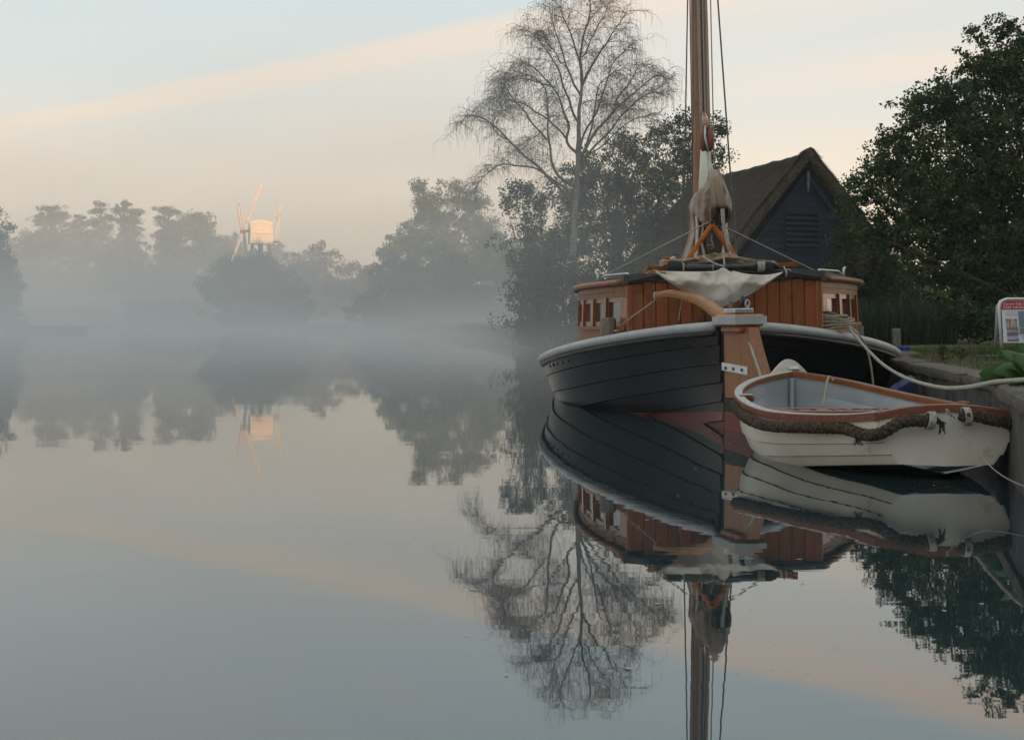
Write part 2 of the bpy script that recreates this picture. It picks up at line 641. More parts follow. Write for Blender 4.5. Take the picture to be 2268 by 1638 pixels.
wall = thing('quay_wall', 'grey concrete quay wall with a worn coping beside the moored boats', 'wall', (3.4, 9.4, 0))
for line in (WALL_A, WALL_B):
    dl = dense(line, .35)
    o0, o1 = offs(dl, .02), offs(dl, .35)
    mb = MB()
    rings = []
    for (a, b) in zip(o0, o1):
        rings.append([(a[0], a[1], -.5), (a[0] + .015 * noise.noise(Vector((a[0] * 2, a[1] * 2, 0))), a[1], .1), (a[0], a[1], BZ - .06), (b[0], b[1], BZ - .06), (b[0], b[1], -.5)])
    mb.loft(rings, True, True)
    mb.build('wall_face', 'concrete', wall, off=wall.location)
    # coping stones, each its own piece
    segs = dense(line, 1.1)
    for a, b in zip(segs[:-1], segs[1:]):
        if a[1] > 26 or a[1] < 2:
            continue
        av, bv = Vector((a[0], a[1], 0)), Vector((b[0], b[1], 0))
        t = (bv - av).normalized()
        nrm = Vector((t.y, -t.x, 0))
        L = (bv - av).length - .012
        mid = (av + bv) / 2 + nrm * .15
        mid.z = BZ - .02 + random.uniform(-.006, .006)
        rot = Matrix((t, nrm, (0, 0, 1))).transposed()
        mb = MB()
        nn = 6
        rings = []
        for i in range(nn + 1):
            x = -L / 2 + L * i / nn
            ring = []
            for (y, z) in ((-.16, -.045), (-.175, .0), (-.165, .035), (-.14, .048), (.0, .052), (.18, .05), (.18, -.045)):
                jit = noise.noise(Vector((x * 3 + mid.x, y * 8, z * 9 + mid.y))) * .012
                ring.append(mid + rot @ Vector((x, y + jit, z + jit)))
            rings.append(ring)
        mb.loft(rings)
        mb.build('coping_stone', 'coping', wall, off=wall.location, smooth=True, angle=40)

# gravel path behind the lawn and a far timber edge
p_ = MB()
p_.add([(4.9, 19.2, BZ - .022), (12, 19.0, BZ - .022), (14, 29, BZ - .022), (6.6, 29, BZ - .022)], [(0, 1, 2, 3)])
p_.build('gravel_path', 'path', kind='structure')
tb = MB()
tb.cbox((10.4, 29.6, BZ + .05), (8.4, .16, .2), .02)
tag(tb.build('timber_edging', 'old_wood'), 'long low timber edging board beyond the path, in front of the reeds', 'edging')

# the wooded hill behind the photographer whose shade covers the foreground
hx, hy = 27, -40
hill = MB()
prof = [(-1, .0), (-.8, .1), (-.5, .5), (-.25, .9), (0, 1), (.25, .95), (.6, .7), (1, .3)]
rings = []
ax = Vector((.83, .56, 0))
nx = Vector((.56, -.83, 0))
for i in range(25):
    t = -1 + 2 * i / 24
    hgt = 9 * (1 - abs(t) ** 4)
    base = Vector((hx, hy, 0)) + ax * t * 75
    rings.append([base + nx * (k * 22 + 8) + Vector((0, 0, BZ - .04 + hgt * h + (.8 * noise.noise(Vector((t * 5, k * 3, 0))) if h > .05 else 0))) for k, h in prof])
hill.loft(rings, closed=False, cap=False)
hill.build('hill', 'lawn', kind='structure', smooth=True)

# ------------------------------------------------------------------ haze and mist
def fog(name, dens, col):
    m = bpy.data.materials.new(name)
    m.use_nodes = True
    n, l = m.node_tree.nodes, m.node_tree.links
    n.clear()
    out = n.new('ShaderNodeOutputMaterial')
    v = n.new('ShaderNodeVolumePrincipled')
    v.inputs['Color'].default_value = (*col, 1)
    v.inputs['Density'].default_value = dens
    v.inputs['Anisotropy'].default_value = 0.15
    l.new(v.outputs[0], out.inputs['Volume'])
    return m


hb = MB()
hb.box((0, 180, 13.5), (850, 510, 29))
hz = hb.build('haze', fog('haze_air', .0006, (.90, .92, .93)), kind='stuff')
tag(hz, 'pale morning haze filling the air over the river and banks', 'haze', kind='stuff')


def mist_mat():
    """morning mist: thickest at the water, thinning upwards and towards the right bank, with drifting wisps"""
    m = bpy.data.materials.new('drifting_mist')
    m.use_nodes = True
    n, l = m.node_tree.nodes, m.node_tree.links
    n.clear()
    out = n.new('ShaderNodeOutputMaterial')
    v = n.new('ShaderNodeVolumePrincipled')
    v.inputs['Color'].default_value = (.90, .92, .93, 1)
    v.inputs['Anisotropy'].default_value = .0
    l.new(v.outputs[0], out.inputs['Volume'])
    t = n.new('ShaderNodeTexCoord')
    sp = n.new('ShaderNodeSeparateXYZ')
    l.new(t.outputs['Object'], sp.inputs[0])

    def mm(op, a, b=None, c=None, clamp=False):
        k = n.new('ShaderNodeMath')
        k.operation = op
        k.use_clamp = clamp
        for i, w in enumerate((a, b, c)):
            if w is None:
                continue
            if isinstance(w, (int, float)):
                k.inputs[i].default_value = w
            else:
                l.new(w, k.inputs[i])
        return k.outputs[0]

    def sstep(x, a, b):
        k = n.new('ShaderNodeMapRange')
        k.interpolation_type = 'SMOOTHERSTEP'
        k.inputs[1].default_value = a
        k.inputs[2].default_value = b
        l.new(x, k.inputs[0])
        return k.outputs[0]
    X, Y, Z = sp.outputs
    mp = n.new('ShaderNodeMapping')
    mp.inputs['Scale'].default_value = (.05, .05, .22)
    l.new(t.outputs['Object'], mp.inputs[0])
    nz = n.new('ShaderNodeTexNoise')
    nz.inputs['Scale'].default_value = 1.0
    nz.inputs['Detail'].default_value = 2
    l.new(mp.outputs[0], nz.inputs['Vector'])
    wisp = sstep(nz.outputs['Fac'], .30, .72)
    wisp = mm('MULTIPLY_ADD', wisp, 1.5, .30)
    zz = mm('MAXIMUM', Z, 0)
    high = mm('MULTIPLY', mm('EXPONENT', mm('MULTIPLY', zz, -1 / 9.0)), MIST_HIGH)
    low = mm('MULTIPLY', mm('EXPONENT', mm('MULTIPLY', zz, -1 / 1.6)), MIST_LOW)
    # fades out towards the right bank: edge runs from the wherry stern back past the birch
    edge = mm('SUBTRACT', X, mm('MULTIPLY', Y, .075))
    side = mm('SUBTRACT', 1, sstep(edge, -3.5, 5.0))
    near = sstep(Y, 12, 36)
    far = mm('SUBTRACT', 1, sstep(Y, 170, 235))
    top = mm('SUBTRACT', 1, sstep(Z, 12, 23.5))
    d = mm('MULTIPLY', mm('ADD', high, low), wisp)
    for k in (side, near, far, top):
        d = mm('MULTIPLY', d, k)
    l.new(d, v.inputs['Density'])
    return m


MIST_HIGH, MIST_LOW = .0112, .022
mb = MB()
mb.add([(-150, 14, -.6), (22, 14, -.6), (22, 238, -.6), (-150, 238, -.6), (-150, 14, 24), (22, 14, 24), (22, 238, 24), (-150, 238, 24)],
       [(0, 3, 2, 1), (4, 5, 6, 7), (0, 1, 5, 4), (1, 2, 6, 5), (2, 3, 7, 6), (3, 0, 4, 7)])
tag(mb.build('mist', mist_mat(), kind='stuff'), 'drifting morning mist lying on the river, thickest over the far bend and left of the wherry', 'mist', kind='stuff')
# ================================================================== trees and plants
M['leaf_alder'] = leafmat('alder_leaves', (.030, .050, .016), (.060, .085, .028))
M['leaf_dark'] = leafmat('dark_leaves', (.022, .038, .014), (.050, .068, .026))
M['leaf_near'] = leafmat('near_alder_leaves', (.032, .062, .021), (.075, .12, .036), scale=.9)
M['leaf_willow'] = leafmat('willow_leaves', (.055, .075, .040), (.095, .11, .055))
M['leaf_autumn'] = leafmat('turning_leaves', (.11, .085, .03), (.15, .12, .045))
M['leaf_oak'] = leafmat('oak_leaves', (.045, .06, .022), (.10, .095, .035))
M['needle'] = leafmat('pine_needles', (.03, .05, .025), (.05, .075, .035))
M['bark'] = mat('dark_bark', (.05, .042, .034), (.10, .085, .07), rough=.95, scale=8, stretch=(4, 4, 1), bump=.6)
M['birch'] = mat('birch_bark', (.17, .16, .15), (.27, .255, .24), rough=.85, scale=3, stretch=(1, 1, 5), bump=.3, wear=(.07, .06, .055), wear_amt=.54, wear_scale=2.2)
M['twig'] = mat('birch_twigs', (.19, .165, .15), (.25, .22, .20), rough=.9)


def leaves(centers, radii, per, size, aspect=1.7, seed=0, flat=.75, up=.3, droop=0.0):
    """leaf-sized folded faces spread through clumps"""
    rg = np.random.default_rng(seed)
    C = np.repeat(np.asarray(centers), per, axis=0)
    Rr = np.repeat(np.asarray(radii), per)[:, None]
    n = len(C)
    dirs = rg.normal(size=(n, 3))
    dirs /= np.linalg.norm(dirs, axis=1)[:, None]
    rad = rg.random((n, 1)) ** .5
    pos = C + dirs * rad * Rr * np.array([1, 1, flat])
    a = rg.normal(size=(n, 3)) + np.array([0, 0, -droop])
    a /= np.linalg.norm(a, axis=1)[:, None]
    nr = rg.normal(size=(n, 3)) + np.array([0, 0, up])
    b = np.cross(a, nr)
    b /= np.linalg.norm(b, axis=1)[:, None] + 1e-9
    L = size * (.6 + .8 * rg.random((n, 1)))
    W = L / aspect
    fold = np.cross(a, b) * W * .18
    v = np.stack([pos - a * L * .5, pos + b * W * .5 + fold, pos + a * L * .5, pos - b * W * .5 + fold], axis=1).reshape(-1, 3)
    return v, np.arange(n * 4).reshape(-1, 4)


def clumps(lobes, d, rc, dens, seed, depth=.8):
    """lobes: (px, py, rx, ry[, depth offset[, density]]) in picture units at distance d -> clump centres"""
    rg = np.random.default_rng(seed)
    cs = []
    for lo in lobes:
        px, py, rx, ry = lo[:4]
        dd = d + (lo[4] if len(lo) > 4 else 0)
        k = lo[5] if len(lo) > 5 else 1.0
        c = np.array(at(px, py, dd))
        r = np.array([rx / F * dd, depth * (rx + ry) / 2 / F * dd, ry / F * dd])
        vol = r[0] * r[2]
        n = max(4, int(dens * 2.5 * k * vol / (rc * rc)))
        dirs = rg.normal(size=(n, 3))
        dirs /= np.linalg.norm(dirs, axis=1)[:, None]
        rad = rg.random((n, 1)) ** .42
        wob = 1 + .16 * np.sin(dirs[:, :1] * 7 + dirs[:, 2:] * 5 + px) + .10 * np.sin(dirs[:, :1] * 17 + dirs[:, 2:] * 13 + py) + rg.normal(size=(n, 1)) * .08
        cs.append(c + dirs * rad * r * wob)
    cs = np.concatenate(cs)
    cs = cs[cs[:, 2] > .15]
    return cs


def limb_to(mb, p0, p1, r0, r1, seed, n=4, sag=.1):
    rg = random.Random(seed)
    p0, p1 = Vector(p0), Vector(p1)
    L = (p1 - p0).length
    mid = p0.lerp(p1, .5) + Vector((rg.uniform(-1, 1), rg.uniform(-1, 1), rg.uniform(.2, 1))) * L * sag
    pts = [p0.lerp(mid, t).lerp(mid.lerp(p1, t), t) for t in [i / n for i in range(n + 1)]]
    mb.tube(pts, [r0 + (r1 - r0) * i / n for i in range(n + 1)], 5, cap=False)


def leafy_tree(name, label, d, base_px, lobes, rc, leaf, per, dens, m, seed, trunk_r=.2, cat='tree', group=None, top_frac=.8,
               nb=60, extra_trunks=0, branches=True, aspect=1.7, droop=0., flat=.75, ground=BZ):
    cs = clumps(lobes, d, rc, dens, seed)
    base = Vector(((base_px - CX) / F * d, d, ground - .15))
    root = thing(name, label, cat, base, group=group)
    rg = random.Random(seed)
    rr = rc * (.6 + .8 * np.random.default_rng(seed + 5).random(len(cs)))
    v, q = leaves(cs, rr, int(per * 1.25), leaf, seed=seed, aspect=aspect, droop=droop, flat=flat)
    np_mesh('crown', v, q, m, root, off=base)
    if branches:
        top = cs[:, 2].max()
        tm = MB()
        cxy = cs[:, :2].mean(axis=0)
        tips = []
        for k in range(1 + extra_trunks):
            px = base + Vector((rg.uniform(-.5, .5), rg.uniform(-.4, .4), 0)) * (k > 0) * 2.5
            hz_ = (top - base.z) * top_frac * rg.uniform(.85, 1)
            end = Vector((base.x + (cxy[0] - base.x) * .6 + rg.uniform(-1, 1) * k, base.y + rg.uniform(-.5, .5) * k, base.z + hz_))
            pts = spline([px, px.lerp(end, .3) + Vector((rg.uniform(-.15, .15), 0, 0)), px.lerp(end, .65) + Vector((rg.uniform(-.3, .3), 0, 0)), end], 4)
            rs = [trunk_r * (1 - .85 * i / (len(pts) - 1)) for i in range(len(pts))]
            tm.tube(pts, rs, 8)
            tips.append((pts, rs))
        tm.build('trunk', 'bark', root, off=base, smooth=True)
        bm_ = MB()
        sel = rg.sample(range(len(cs)), min(nb, len(cs)))
        for i in sel:
            c = Vector(cs[i])
            pts, rs = tips[rg.randrange(len(tips))]
            frac = min(.95, max(.12, (c.z - base.z) / (top - base.z) * .75))
            j = int(frac * (len(pts) - 1))
            limb_to(bm_, pts[j], c, max(.01, rs[j] * .22), .006, i)
        bm_.build('branches', 'bark', root, off=base, smooth=True)
    return root


# the large alder at the right edge
leafy_tree('alder_tree', 'tall dark leafy alder filling the right edge behind the notice board', 30, 2215, [
    (2240, 150, 75, 100), (2165, 150, 60, 55, 0, .55), (2215, 70, 45, 38, 0, .35), (2150, 75, 30, 22, 0, .3), (2110, 240, 80, 75), (2035, 255, 60, 62, 0, .7),
    (2000, 330, 75, 60, 0, .8), (2200, 340, 150, 150), (2020, 400, 110, 70, 0, .7), (1935, 400, 72, 50, 0, .55), (1905, 440, 50, 45, 0, .5), (1960, 520, 70, 60, 0, .8), (2100, 450, 140, 100), (2260, 550, 150, 160), (2095, 575, 120, 100),
    (2010, 500, 70, 55, 0, .45), (2160, 670, 130, 85), (2400, 220, 170, 190, 0, .8), (2400, 560, 160, 180, 0, .8)],
    .20, .082, 30, 3.6, 'leaf_near', 3, trunk_r=.22, nb=150, extra_trunks=2)
leafy_tree('ivy_bush', 'dark rounded bush growing against the right slope of the thatched boathouse', 38, 1935, [
    (1865, 590, 40, 70, 0, .8), (1950, 560, 60, 70, 0, .8), (1905, 610, 75, 90), (1950, 670, 80, 70), (1860, 500, 22, 42, 0, .6), (1885, 540, 45, 55), (2010, 690, 75, 60), (2090, 715, 80, 45)],
    .28, .075, 40, 3.6, 'leaf_dark', 4, cat='bush', nb=40, top_frac=.6, trunk_r=.08)
leafy_tree('hazel_bush', 'low broad-leaved bush with pale green leaves under the alder, left of the notice board', 25, 2140, [
    (2130, 700, 60, 48), (2190, 715, 60, 40), (2080, 660, 40, 40, 0, .6), (2260, 700, 70, 60)],
    .14, .09, 16, 2.0, leafmat('hazel_leaves', (.032, .060, .022), (.055, .090, .033)), 5, cat='bush', nb=30, top_frac=.6, trunk_r=.04)

# leafy alders behind the birch
leafy_tree('alder_tree', 'dense dark alder standing close behind the bare birch', 52, 1385, [
    (1390, 335, 62, 55), (1325, 395, 90, 62), (1430, 410, 85, 70), (1265, 430, 60, 55), (1360, 490, 120, 70), (1285, 520, 60, 60), (1440, 520, 70, 60)],
    .32, .11, 28, 3.0, 'leaf_alder', 11, trunk_r=.2, nb=90, extra_trunks=2, group='alders between the birch and the boathouse')
leafy_tree('alder_tree', 'tallest leafy alder, reaching past the mast beside the thatched roof', 58, 1520, [
    (1490, 285, 42, 38, 0, .8), (1555, 275, 55, 36, 0, .8), (1450, 300, 30, 35, 0, .7), (1595, 290, 28, 20, 0, .5), (1590, 340, 25, 42, 0, .8), (1530, 340, 60, 50), (1470, 380, 60, 55, 0, .8), (1560, 400, 50, 50), (1500, 450, 70, 60, 0, .7), (1480, 540, 60, 60, 0, .6)],
    .34, .12, 28, 2.7, 'leaf_alder', 12, trunk_r=.16, nb=90, extra_trunks=3, group='alders between the birch and the boathouse')
leafy_tree('alder_tree', 'small leafy alder on the left side of the birch trunk', 48, 1190, [
    (1150, 425, 48, 36, 0, .9), (1130, 455, 30, 26, 0, .7), (1195, 455, 42, 40, 0, .7), (1170, 500, 55, 35, 0, .6), (1225, 540, 60, 50), (1140, 545, 50, 28, 0, .6), (1200, 590, 70, 50)],
    .28, .10, 26, 2.8, 'leaf_alder', 13, trunk_r=.12, nb=70, extra_trunks=1, group='alders between the birch and the boathouse')
leafy_tree('waterside_bush', 'dark bushes at the foot of the birch trunk', 44, 1235, [
    (1185, 665, 60, 70), (1230, 620, 90, 90), (1330, 620, 90, 80), (1430, 610, 80, 60), (1215, 715, 95, 40), (1360, 700, 140, 50)],
    .34, .10, 32, 3.2, 'leaf_dark', 14, cat='bush', nb=50, top_frac=.6, trunk_r=.1, extra_trunks=3)
# willow mass at the river bend
leafy_tree('willow_tree', 'tall misty willow with several pointed tops at the river bend', 112, 980, [
    (925, 415, 17, 32), (948, 445, 34, 45), (995, 435, 24, 30), (1018, 430, 18, 28), (1050, 455, 34, 40), (1005, 490, 70, 50), (940, 510, 60, 60), (1070, 510, 40, 50), (900, 545, 45, 45, 0, .7),
    (985, 575, 115, 75, 0, 1.3), (1090, 570, 50, 55), (960, 640, 110, 90), (1070, 650, 90, 90), (1000, 700, 120, 40), (1125, 570, 55, 75), (1160, 650, 85, 85), (1225, 610, 70, 100), (1130, 715, 120, 32), (880, 715, 70, 25)],
    .6, .26, 44, 2.3, 'leaf_willow', 21, trunk_r=.45, nb=60, extra_trunks=3, aspect=3.2, droop=.8)
leafy_tree('willow_bush', 'rounded misty willow bush sloping down to the water left of the tall willow', 108, 880, [
    (868, 535, 18, 22, 0, .5), (865, 575, 30, 34, 0, .8), (850, 630, 45, 60), (900, 640, 50, 70), (820, 680, 50, 40), (880, 700, 80, 35)],
    .5, .24, 44, 2.3, 'leaf_willow', 22, cat='bush', nb=30, trunk_r=.2, aspect=2.6, droop=.6)
# around the mill
leafy_tree('round_bush', 'dark rounded bush in the mist in front of the windmill', 122, 560, [
    (520, 600, 50, 38), (575, 595, 62, 34), (490, 640, 50, 50), (560, 650, 90, 70), (630, 640, 45, 40), (650, 690, 60, 35), (560, 700, 120, 25)],
    .55, .22, 44, 2.6, 'leaf_dark', 23, cat='bush', nb=30, trunk_r=.2)
leafy_tree('autumn_tree', 'thin turning tree in the mist just right of the windmill', 150, 705, [
    (705, 552, 30, 18, 0, .5), (690, 590, 50, 30, 0, .8), (735, 580, 28, 30, 0, .5), (660, 575, 30, 20, 0, .4), (700, 640, 70, 50), (640, 620, 50, 40)],
    .7, .25, 40, 3.0, 'leaf_autumn', 24, nb=50, trunk_r=.2)
leafy_tree('hawthorn_bush', 'ragged low bush between the windmill and the willow', 140, 790, [
    (775, 600, 30, 22, 0, .6), (815, 605, 28, 22, 0, .6), (770, 650, 60, 45), (840, 640, 40, 40), (800, 690, 70, 35), (730, 690, 50, 35)],
    .6, .22, 44, 3.0, 'leaf_autumn', 25, cat='bush', nb=30, trunk_r=.15)
leafy_tree('oak_tree', 'broad misty oak with a round crown left of the windmill', 195, 400, [
    (425, 495, 42, 28), (455, 500, 20, 22, 0, .7), (385, 520, 34, 28), (440, 550, 50, 50), (380, 580, 60, 50), (420, 630, 80, 60), (330, 650, 50, 60), (360, 690, 90, 35), (450, 680, 40, 40)],
    .85, .34, 40, 2.4, 'leaf_oak', 26, trunk_r=.5, nb=40)
leafy_tree('lime_tree', 'pale rounded tree far behind, between the oak and the windmill', 290, 500, [
    (495, 535, 34, 20), (520, 560, 34, 30), (480, 580, 50, 40), (610, 560, 40, 22, 0, .6), (560, 600, 80, 40)],
    1.1, .45, 40, 2.2, 'leaf_oak', 27, trunk_r=.5, nb=20)
leafy_tree('beech_tree', 'broad misty tree under the two middle pines', 222, 175, [
    (60, 545, 40, 32), (110, 550, 55, 40), (175, 545, 55, 42), (230, 560, 50, 50), (140, 610, 130, 60), (260, 620, 50, 70), (300, 590, 55, 45), (330, 640, 60, 60), (60, 620, 60, 60), (200, 690, 160, 40), (50, 700, 60, 30)],
    .95, .38, 40, 2.2, 'leaf_oak', 28, trunk_r=.5, nb=40)


def pine(label, d, trunk_px, layers, seed):
    base = Vector(((trunk_px - CX) / F * d, d, BZ - .2))
    root = thing('pine_tree', label, 'tree', base, group='pines in the misty wood')
    cs = clumps([(x, y, rx, ry, 0, k) for x, y, rx, ry, k in layers], d, .62, 3.0, seed, depth=.9)
    v, q = leaves(cs, .35 + .6 * np.random.default_rng(seed).random(len(cs)), 44, .34, aspect=3, seed=seed, flat=.6)
    np_mesh('crown', v, q, 'needle', root, off=base)
    topc = layers[0]
    end = at(topc[0], topc[1], d)
    pts = spline([base, base.lerp(end, .5) + Vector((.3, 0, 0)), end], 6)
    tm = MB()
    tm.tube(pts, [.38 * (1 - .8 * i / (len(pts) - 1)) for i in range(len(pts))], 7)
    tm.build('trunk', 'bark', root, off=base, smooth=True)
    bm_ = MB()
    for i in range(0, len(cs), 4):
        c = Vector(cs[i])
        f = min(.97, max(.3, (c.z - base.z) / (end.z - base.z) - .08))
        limb_to(bm_, pts[int(f * (len(pts) - 1))], c, .12, .03, i)
    bm_.build('branches', 'bark', root, off=base)


pine('flat-topped pine at the left of the misty wood', 235, 112, [(112, 462, 34, 7, 1), (95, 478, 26, 8, 1), (130, 476, 26, 8, 1), (112, 492, 44, 12, 1), (108, 520, 40, 18, 1)], 31)
pine('slender pine with a small layered crown, second from the left', 238, 222, [(222, 452, 15, 5, 1), (215, 468, 24, 7, 1), (236, 484, 22, 8, 1), (212, 492, 26, 8, 1), (228, 510, 26, 12, .6)], 32)
pine('broad layered pine, tallest of the misty wood', 236, 284, [(274, 452, 22, 6, 1), (268, 466, 26, 8, 1), (302, 474, 18, 12, 1), (280, 490, 38, 12, 1), (292, 512, 34, 14, 1), (284, 540, 38, 24, 1)], 33)
pine('pine half hidden behind the oak', 240, 368, [(364, 464, 24, 6, 1), (380, 472, 26, 7, 1), (358, 484, 18, 6, 1), (375, 496, 34, 10, 1), (362, 520, 26, 14, 1), (366, 545, 26, 20, 1)], 34)
pine('low pine top between the two left pines', 232, 178, [(178, 482, 14, 6, 1), (176, 498, 24, 10, 1), (178, 520, 30, 16, 1)], 35)
leafy_tree('riverside_tree', 'dark tree leaning in at the left edge above the water', 108, -10, [
    (0, 520, 26, 14, 0, .7), (12, 500, 22, 7, 0, .7), (-15, 470, 20, 16, 0, .7), (-10, 570, 45, 40), (5, 600, 34, 30), (20, 640, 28, 40, 0, .8), (-30, 650, 60, 80), (10, 700, 40, 40), (-70, 560, 50, 110)],
    .6, .22, 48, 3.8, 'leaf_dark', 36, nb=50, trunk_r=.3, ground=.45)

# low far undergrowth that reads as one mass
cs = []
for (x0, x1, y, d) in ((-60, 480, 700, 200), (280, 860, 705, 150), (830, 1300, 720, 118), (-60, 1300, 640, 300)):
    for i in range(170):
        px = random.uniform(x0, x1)
        c = at(px, y + random.uniform(-26, 22) * (150 / d), d + random.uniform(-8, 8))
        cs.append((c.x, c.y, max(.8, c.z)))
v, q = leaves(np.array(cs), np.array([1.6] * len(cs)), 44, .5, seed=77)
tag(np_mesh('far_undergrowth', v, q, 'leaf_dark', kind='stuff'), 'low misty undergrowth along the far banks', 'undergrowth', kind='stuff')
cs = []
for i in range(420):
    px = random.uniform(1420, 2420)
    c = at(px, random.uniform(600, 740), 50 + random.uniform(-2, 3))
    cs.append((c.x, c.y, max(.8, c.z)))
v, q = leaves(np.array(cs), np.array([.8] * len(cs)), 60, .16, seed=78)
tag(np_mesh('thicket', v, q, 'leaf_dark', kind='stuff'), 'dark thicket behind the boathouse and the reeds', 'thicket', kind='stuff')

# wood on the hill behind the photographer: casts the shade over the river
cs, rs = [], []
for i in range(900):
    t = random.uniform(-1, 1)
    k = random.uniform(-.35, .45)
    hgt = 9 * (1 - abs(t) ** 4)
    b = Vector((hx, hy, 0)) + ax * t * 72 + nx * (k * 22 + 8)
    cs.append((b.x, b.y, hgt + random.uniform(1, 14.5)))
    rs.append(random.uniform(2.0, 3.4))
v, q = leaves(np.array(cs), np.array(rs), 60, 1.5, seed=79)
tag(np_mesh('hill_wood', v, q, 'leaf_oak', kind='stuff'), 'wood on the hill behind the photographer, shading the river', 'wood', kind='stuff')


# ------------------------------------------------------------------ the bare birch
def birch():
    d = 46.0
    bx = 1268

    def c3(cx, cy, dy=0.):
        return at((1100 + cx / 2.184) / 1.1023, cy / 2.184 / 1.1023, d + dy)
    base = Vector((at(bx, 700, d).x, d, BZ - .2))
    root = thing('birch_tree', 'tall bare birch with drooping fine twigs and a pale trunk', 'tree', base)
    rg = random.Random(5)
    trunk = spline([base, c3(655, 1400), c3(662, 1200), c3(672, 1000), c3(680, 820), c3(684, 660), c3(692, 540), c3(702, 460)], 5)
    tr = [.13 - .085 * i / (len(trunk) - 1) for i in range(len(trunk))]
    mb = MB()
    mb.tube([p + Vector((noise.noise(p * 2) * .04, 0, 0)) for p in trunk], tr, 10)
    mb.build('trunk', 'birch', root, off=base, smooth=True)
    limbs = [  # start, via..., end ; radius
        ([(702, 460), (690, 330), (700, 230), (735, 120), (740, 0), (745, -40)], .062),
        ([(690, 340), (660, 230), (620, 130), (590, 40), (600, -30)], .04),
        ([(700, 470), (740, 380), (790, 290), (850, 210), (905, 120), (935, 60)], .05),
        ([(684, 660), (640, 560), (600, 440), (550, 330), (500, 250), (450, 190), (410, 170)], .05),
        ([(695, 520), (640, 400), (600, 300), (570, 200), (545, 110), (530, 40)], .045),
        ([(678, 830), (628, 760), (630, 680), (600, 560), (540, 470), (470, 380), (400, 340), (350, 360)], .055),
        ([(670, 1000), (580, 940), (540, 850), (520, 720), (515, 600), (500, 480), (430, 400), (340, 400)], .06),
        ([(665, 1100), (570, 990), (480, 900), (380, 820), (290, 740), (210, 660), (150, 625), (95, 620), (60, 660)], .06),
        ([(665, 1060), (560, 960), (450, 900), (330, 880), (240, 895), (180, 940), (140, 990)], .045),
        ([(620, 740), (520, 640), (430, 580), (340, 540), (280, 500), (240, 520)], .038),
        ([(520, 750), (430, 640), (370, 560), (310, 500), (290, 440), (300, 400)], .034),
        ([(300, 750), (230, 690), (240, 620), (270, 600)], .022),
        ([(680, 830), (720, 720), (760, 640), (800, 540), (830, 440), (870, 330), (930, 260), (975, 250)], .05),
        ([(682, 860), (740, 760), (810, 660), (880, 580), (960, 510), (1040, 440), (1110, 405), (1160, 420)], .055),
        ([(684, 900), (770, 780), (850, 700), (930, 600), (1010, 530), (1080, 490), (1120, 520)], .045),
        ([(690, 880), (750, 700), (770, 560), (790, 450), (850, 400), (900, 350)], .04),
        ([(720, 840), (830, 760), (930, 660), (1030, 620), (1090, 640)], .03),
        ([(830, 640), (900, 520), (960, 430), (1010, 350), (1050, 360)], .03),
        ([(690, 560), (760, 540), (860, 560), (950, 520)], .02),
        ([(640, 560), (570, 620), (490, 700), (430, 740), (380, 790)], .02),
        ([(560, 470), (460, 440), (380, 430), (310, 450), (260, 520)], .024),
        ([(700, 300), (760, 200), (800, 120), (830, 50), (850, 20)], .03),
        ([(590, 330), (520, 240), (480, 160), (440, 190)], .024),
    ]
    lm, tw = MB(), MB()
    for li, (pp, r0) in enumerate(limbs):
        k = rg.uniform(-2.6, 2.6)
        n = len(pp)
        pts = spline([c3(x, y, k * (i / (n - 1)) ** 1.1) for i, (x, y) in enumerate(pp)], 5)
        pts = [p + Vector((noise.noise(p * 1.3), noise.noise(p * 1.3 + Vector((9, 0, 0))), noise.noise(p * 1.3 + Vector((0, 9, 0))))) * .10 for p in pts]
        m = len(pts)
        lm.tube(pts, [max(.009, r0 * (1 - .86 * i / (m - 1))) for i in range(m)], 6, cap=False)
        # secondary boughs, then hanging twigs
        start = int(m * .18)
        for i in range(start, m):
            f = i / (m - 1)
            for rep in range(2 if (f > .3 and rg.random() < .3) else 1):
                t = (pts[min(i + 1, m - 1)] - pts[max(i - 1, 0)]).normalized()
                side = Vector((rg.uniform(-1, 1), rg.uniform(-1, 1), rg.uniform(-.3, .8))).normalized()
                dirv = (t * .6 + side * .9).normalized()
                L = rg.uniform(.4, 1.25) * (1.15 - .45 * f)
                p = pts[i].copy()
                sp = [p.copy()]
                ns = 6
                for s_ in range(ns):
                    dirv = (dirv + Vector((rg.uniform(-.12, .12), rg.uniform(-.12, .12), -.02 - .09 * s_ / ns))).normalized()
                    p = p + dirv * L / ns
                    sp.append(p.copy())
                tw.tube(sp, [.0095 * (1 - .6 * j / ns) for j in range(ns + 1)], 3, cap=False)
                for j in range(1, ns + 1):
                    for rr_ in range(2):
                        q0 = sp[j]
                        dv = (dirv * .5 + Vector((rg.uniform(-1, 1), rg.uniform(-1, 1), rg.uniform(-.4, .7)))).normalized()
                        l2 = rg.uniform(.22, .62)
                        q1 = q0 + dv * l2 * .45 + Vector((0, 0, -.02))
                        q2 = q1 + (dv * .55 + Vector((0, 0, -.45))).normalized() * l2 * .55
                        q3 = q2 + Vector((rg.uniform(-.05, .05), 0, -1)) * l2 * rg.uniform(.2, .7)
                        tw.tube([q0, q1, q2, q3], [.0046, .0040, .0034, .0030], 3, cap=False)
    lm.build('limbs', mat('birch_limb_bark', (.11, .095, .085), (.17, .15, .135), rough=.9), root, off=base, smooth=True)
    tw.build('twigs', 'twig', root, off=base)
    # a few last leaves
    vv = np.array(tw.v)
    sel = np.random.default_rng(3).choice(len(vv), 4200, replace=False)
    v, q = leaves(vv[sel], np.full(len(sel), .05), 1, .05, seed=8)
    np_mesh('last_leaves', v, q, 'leaf_autumn', root, off=base)


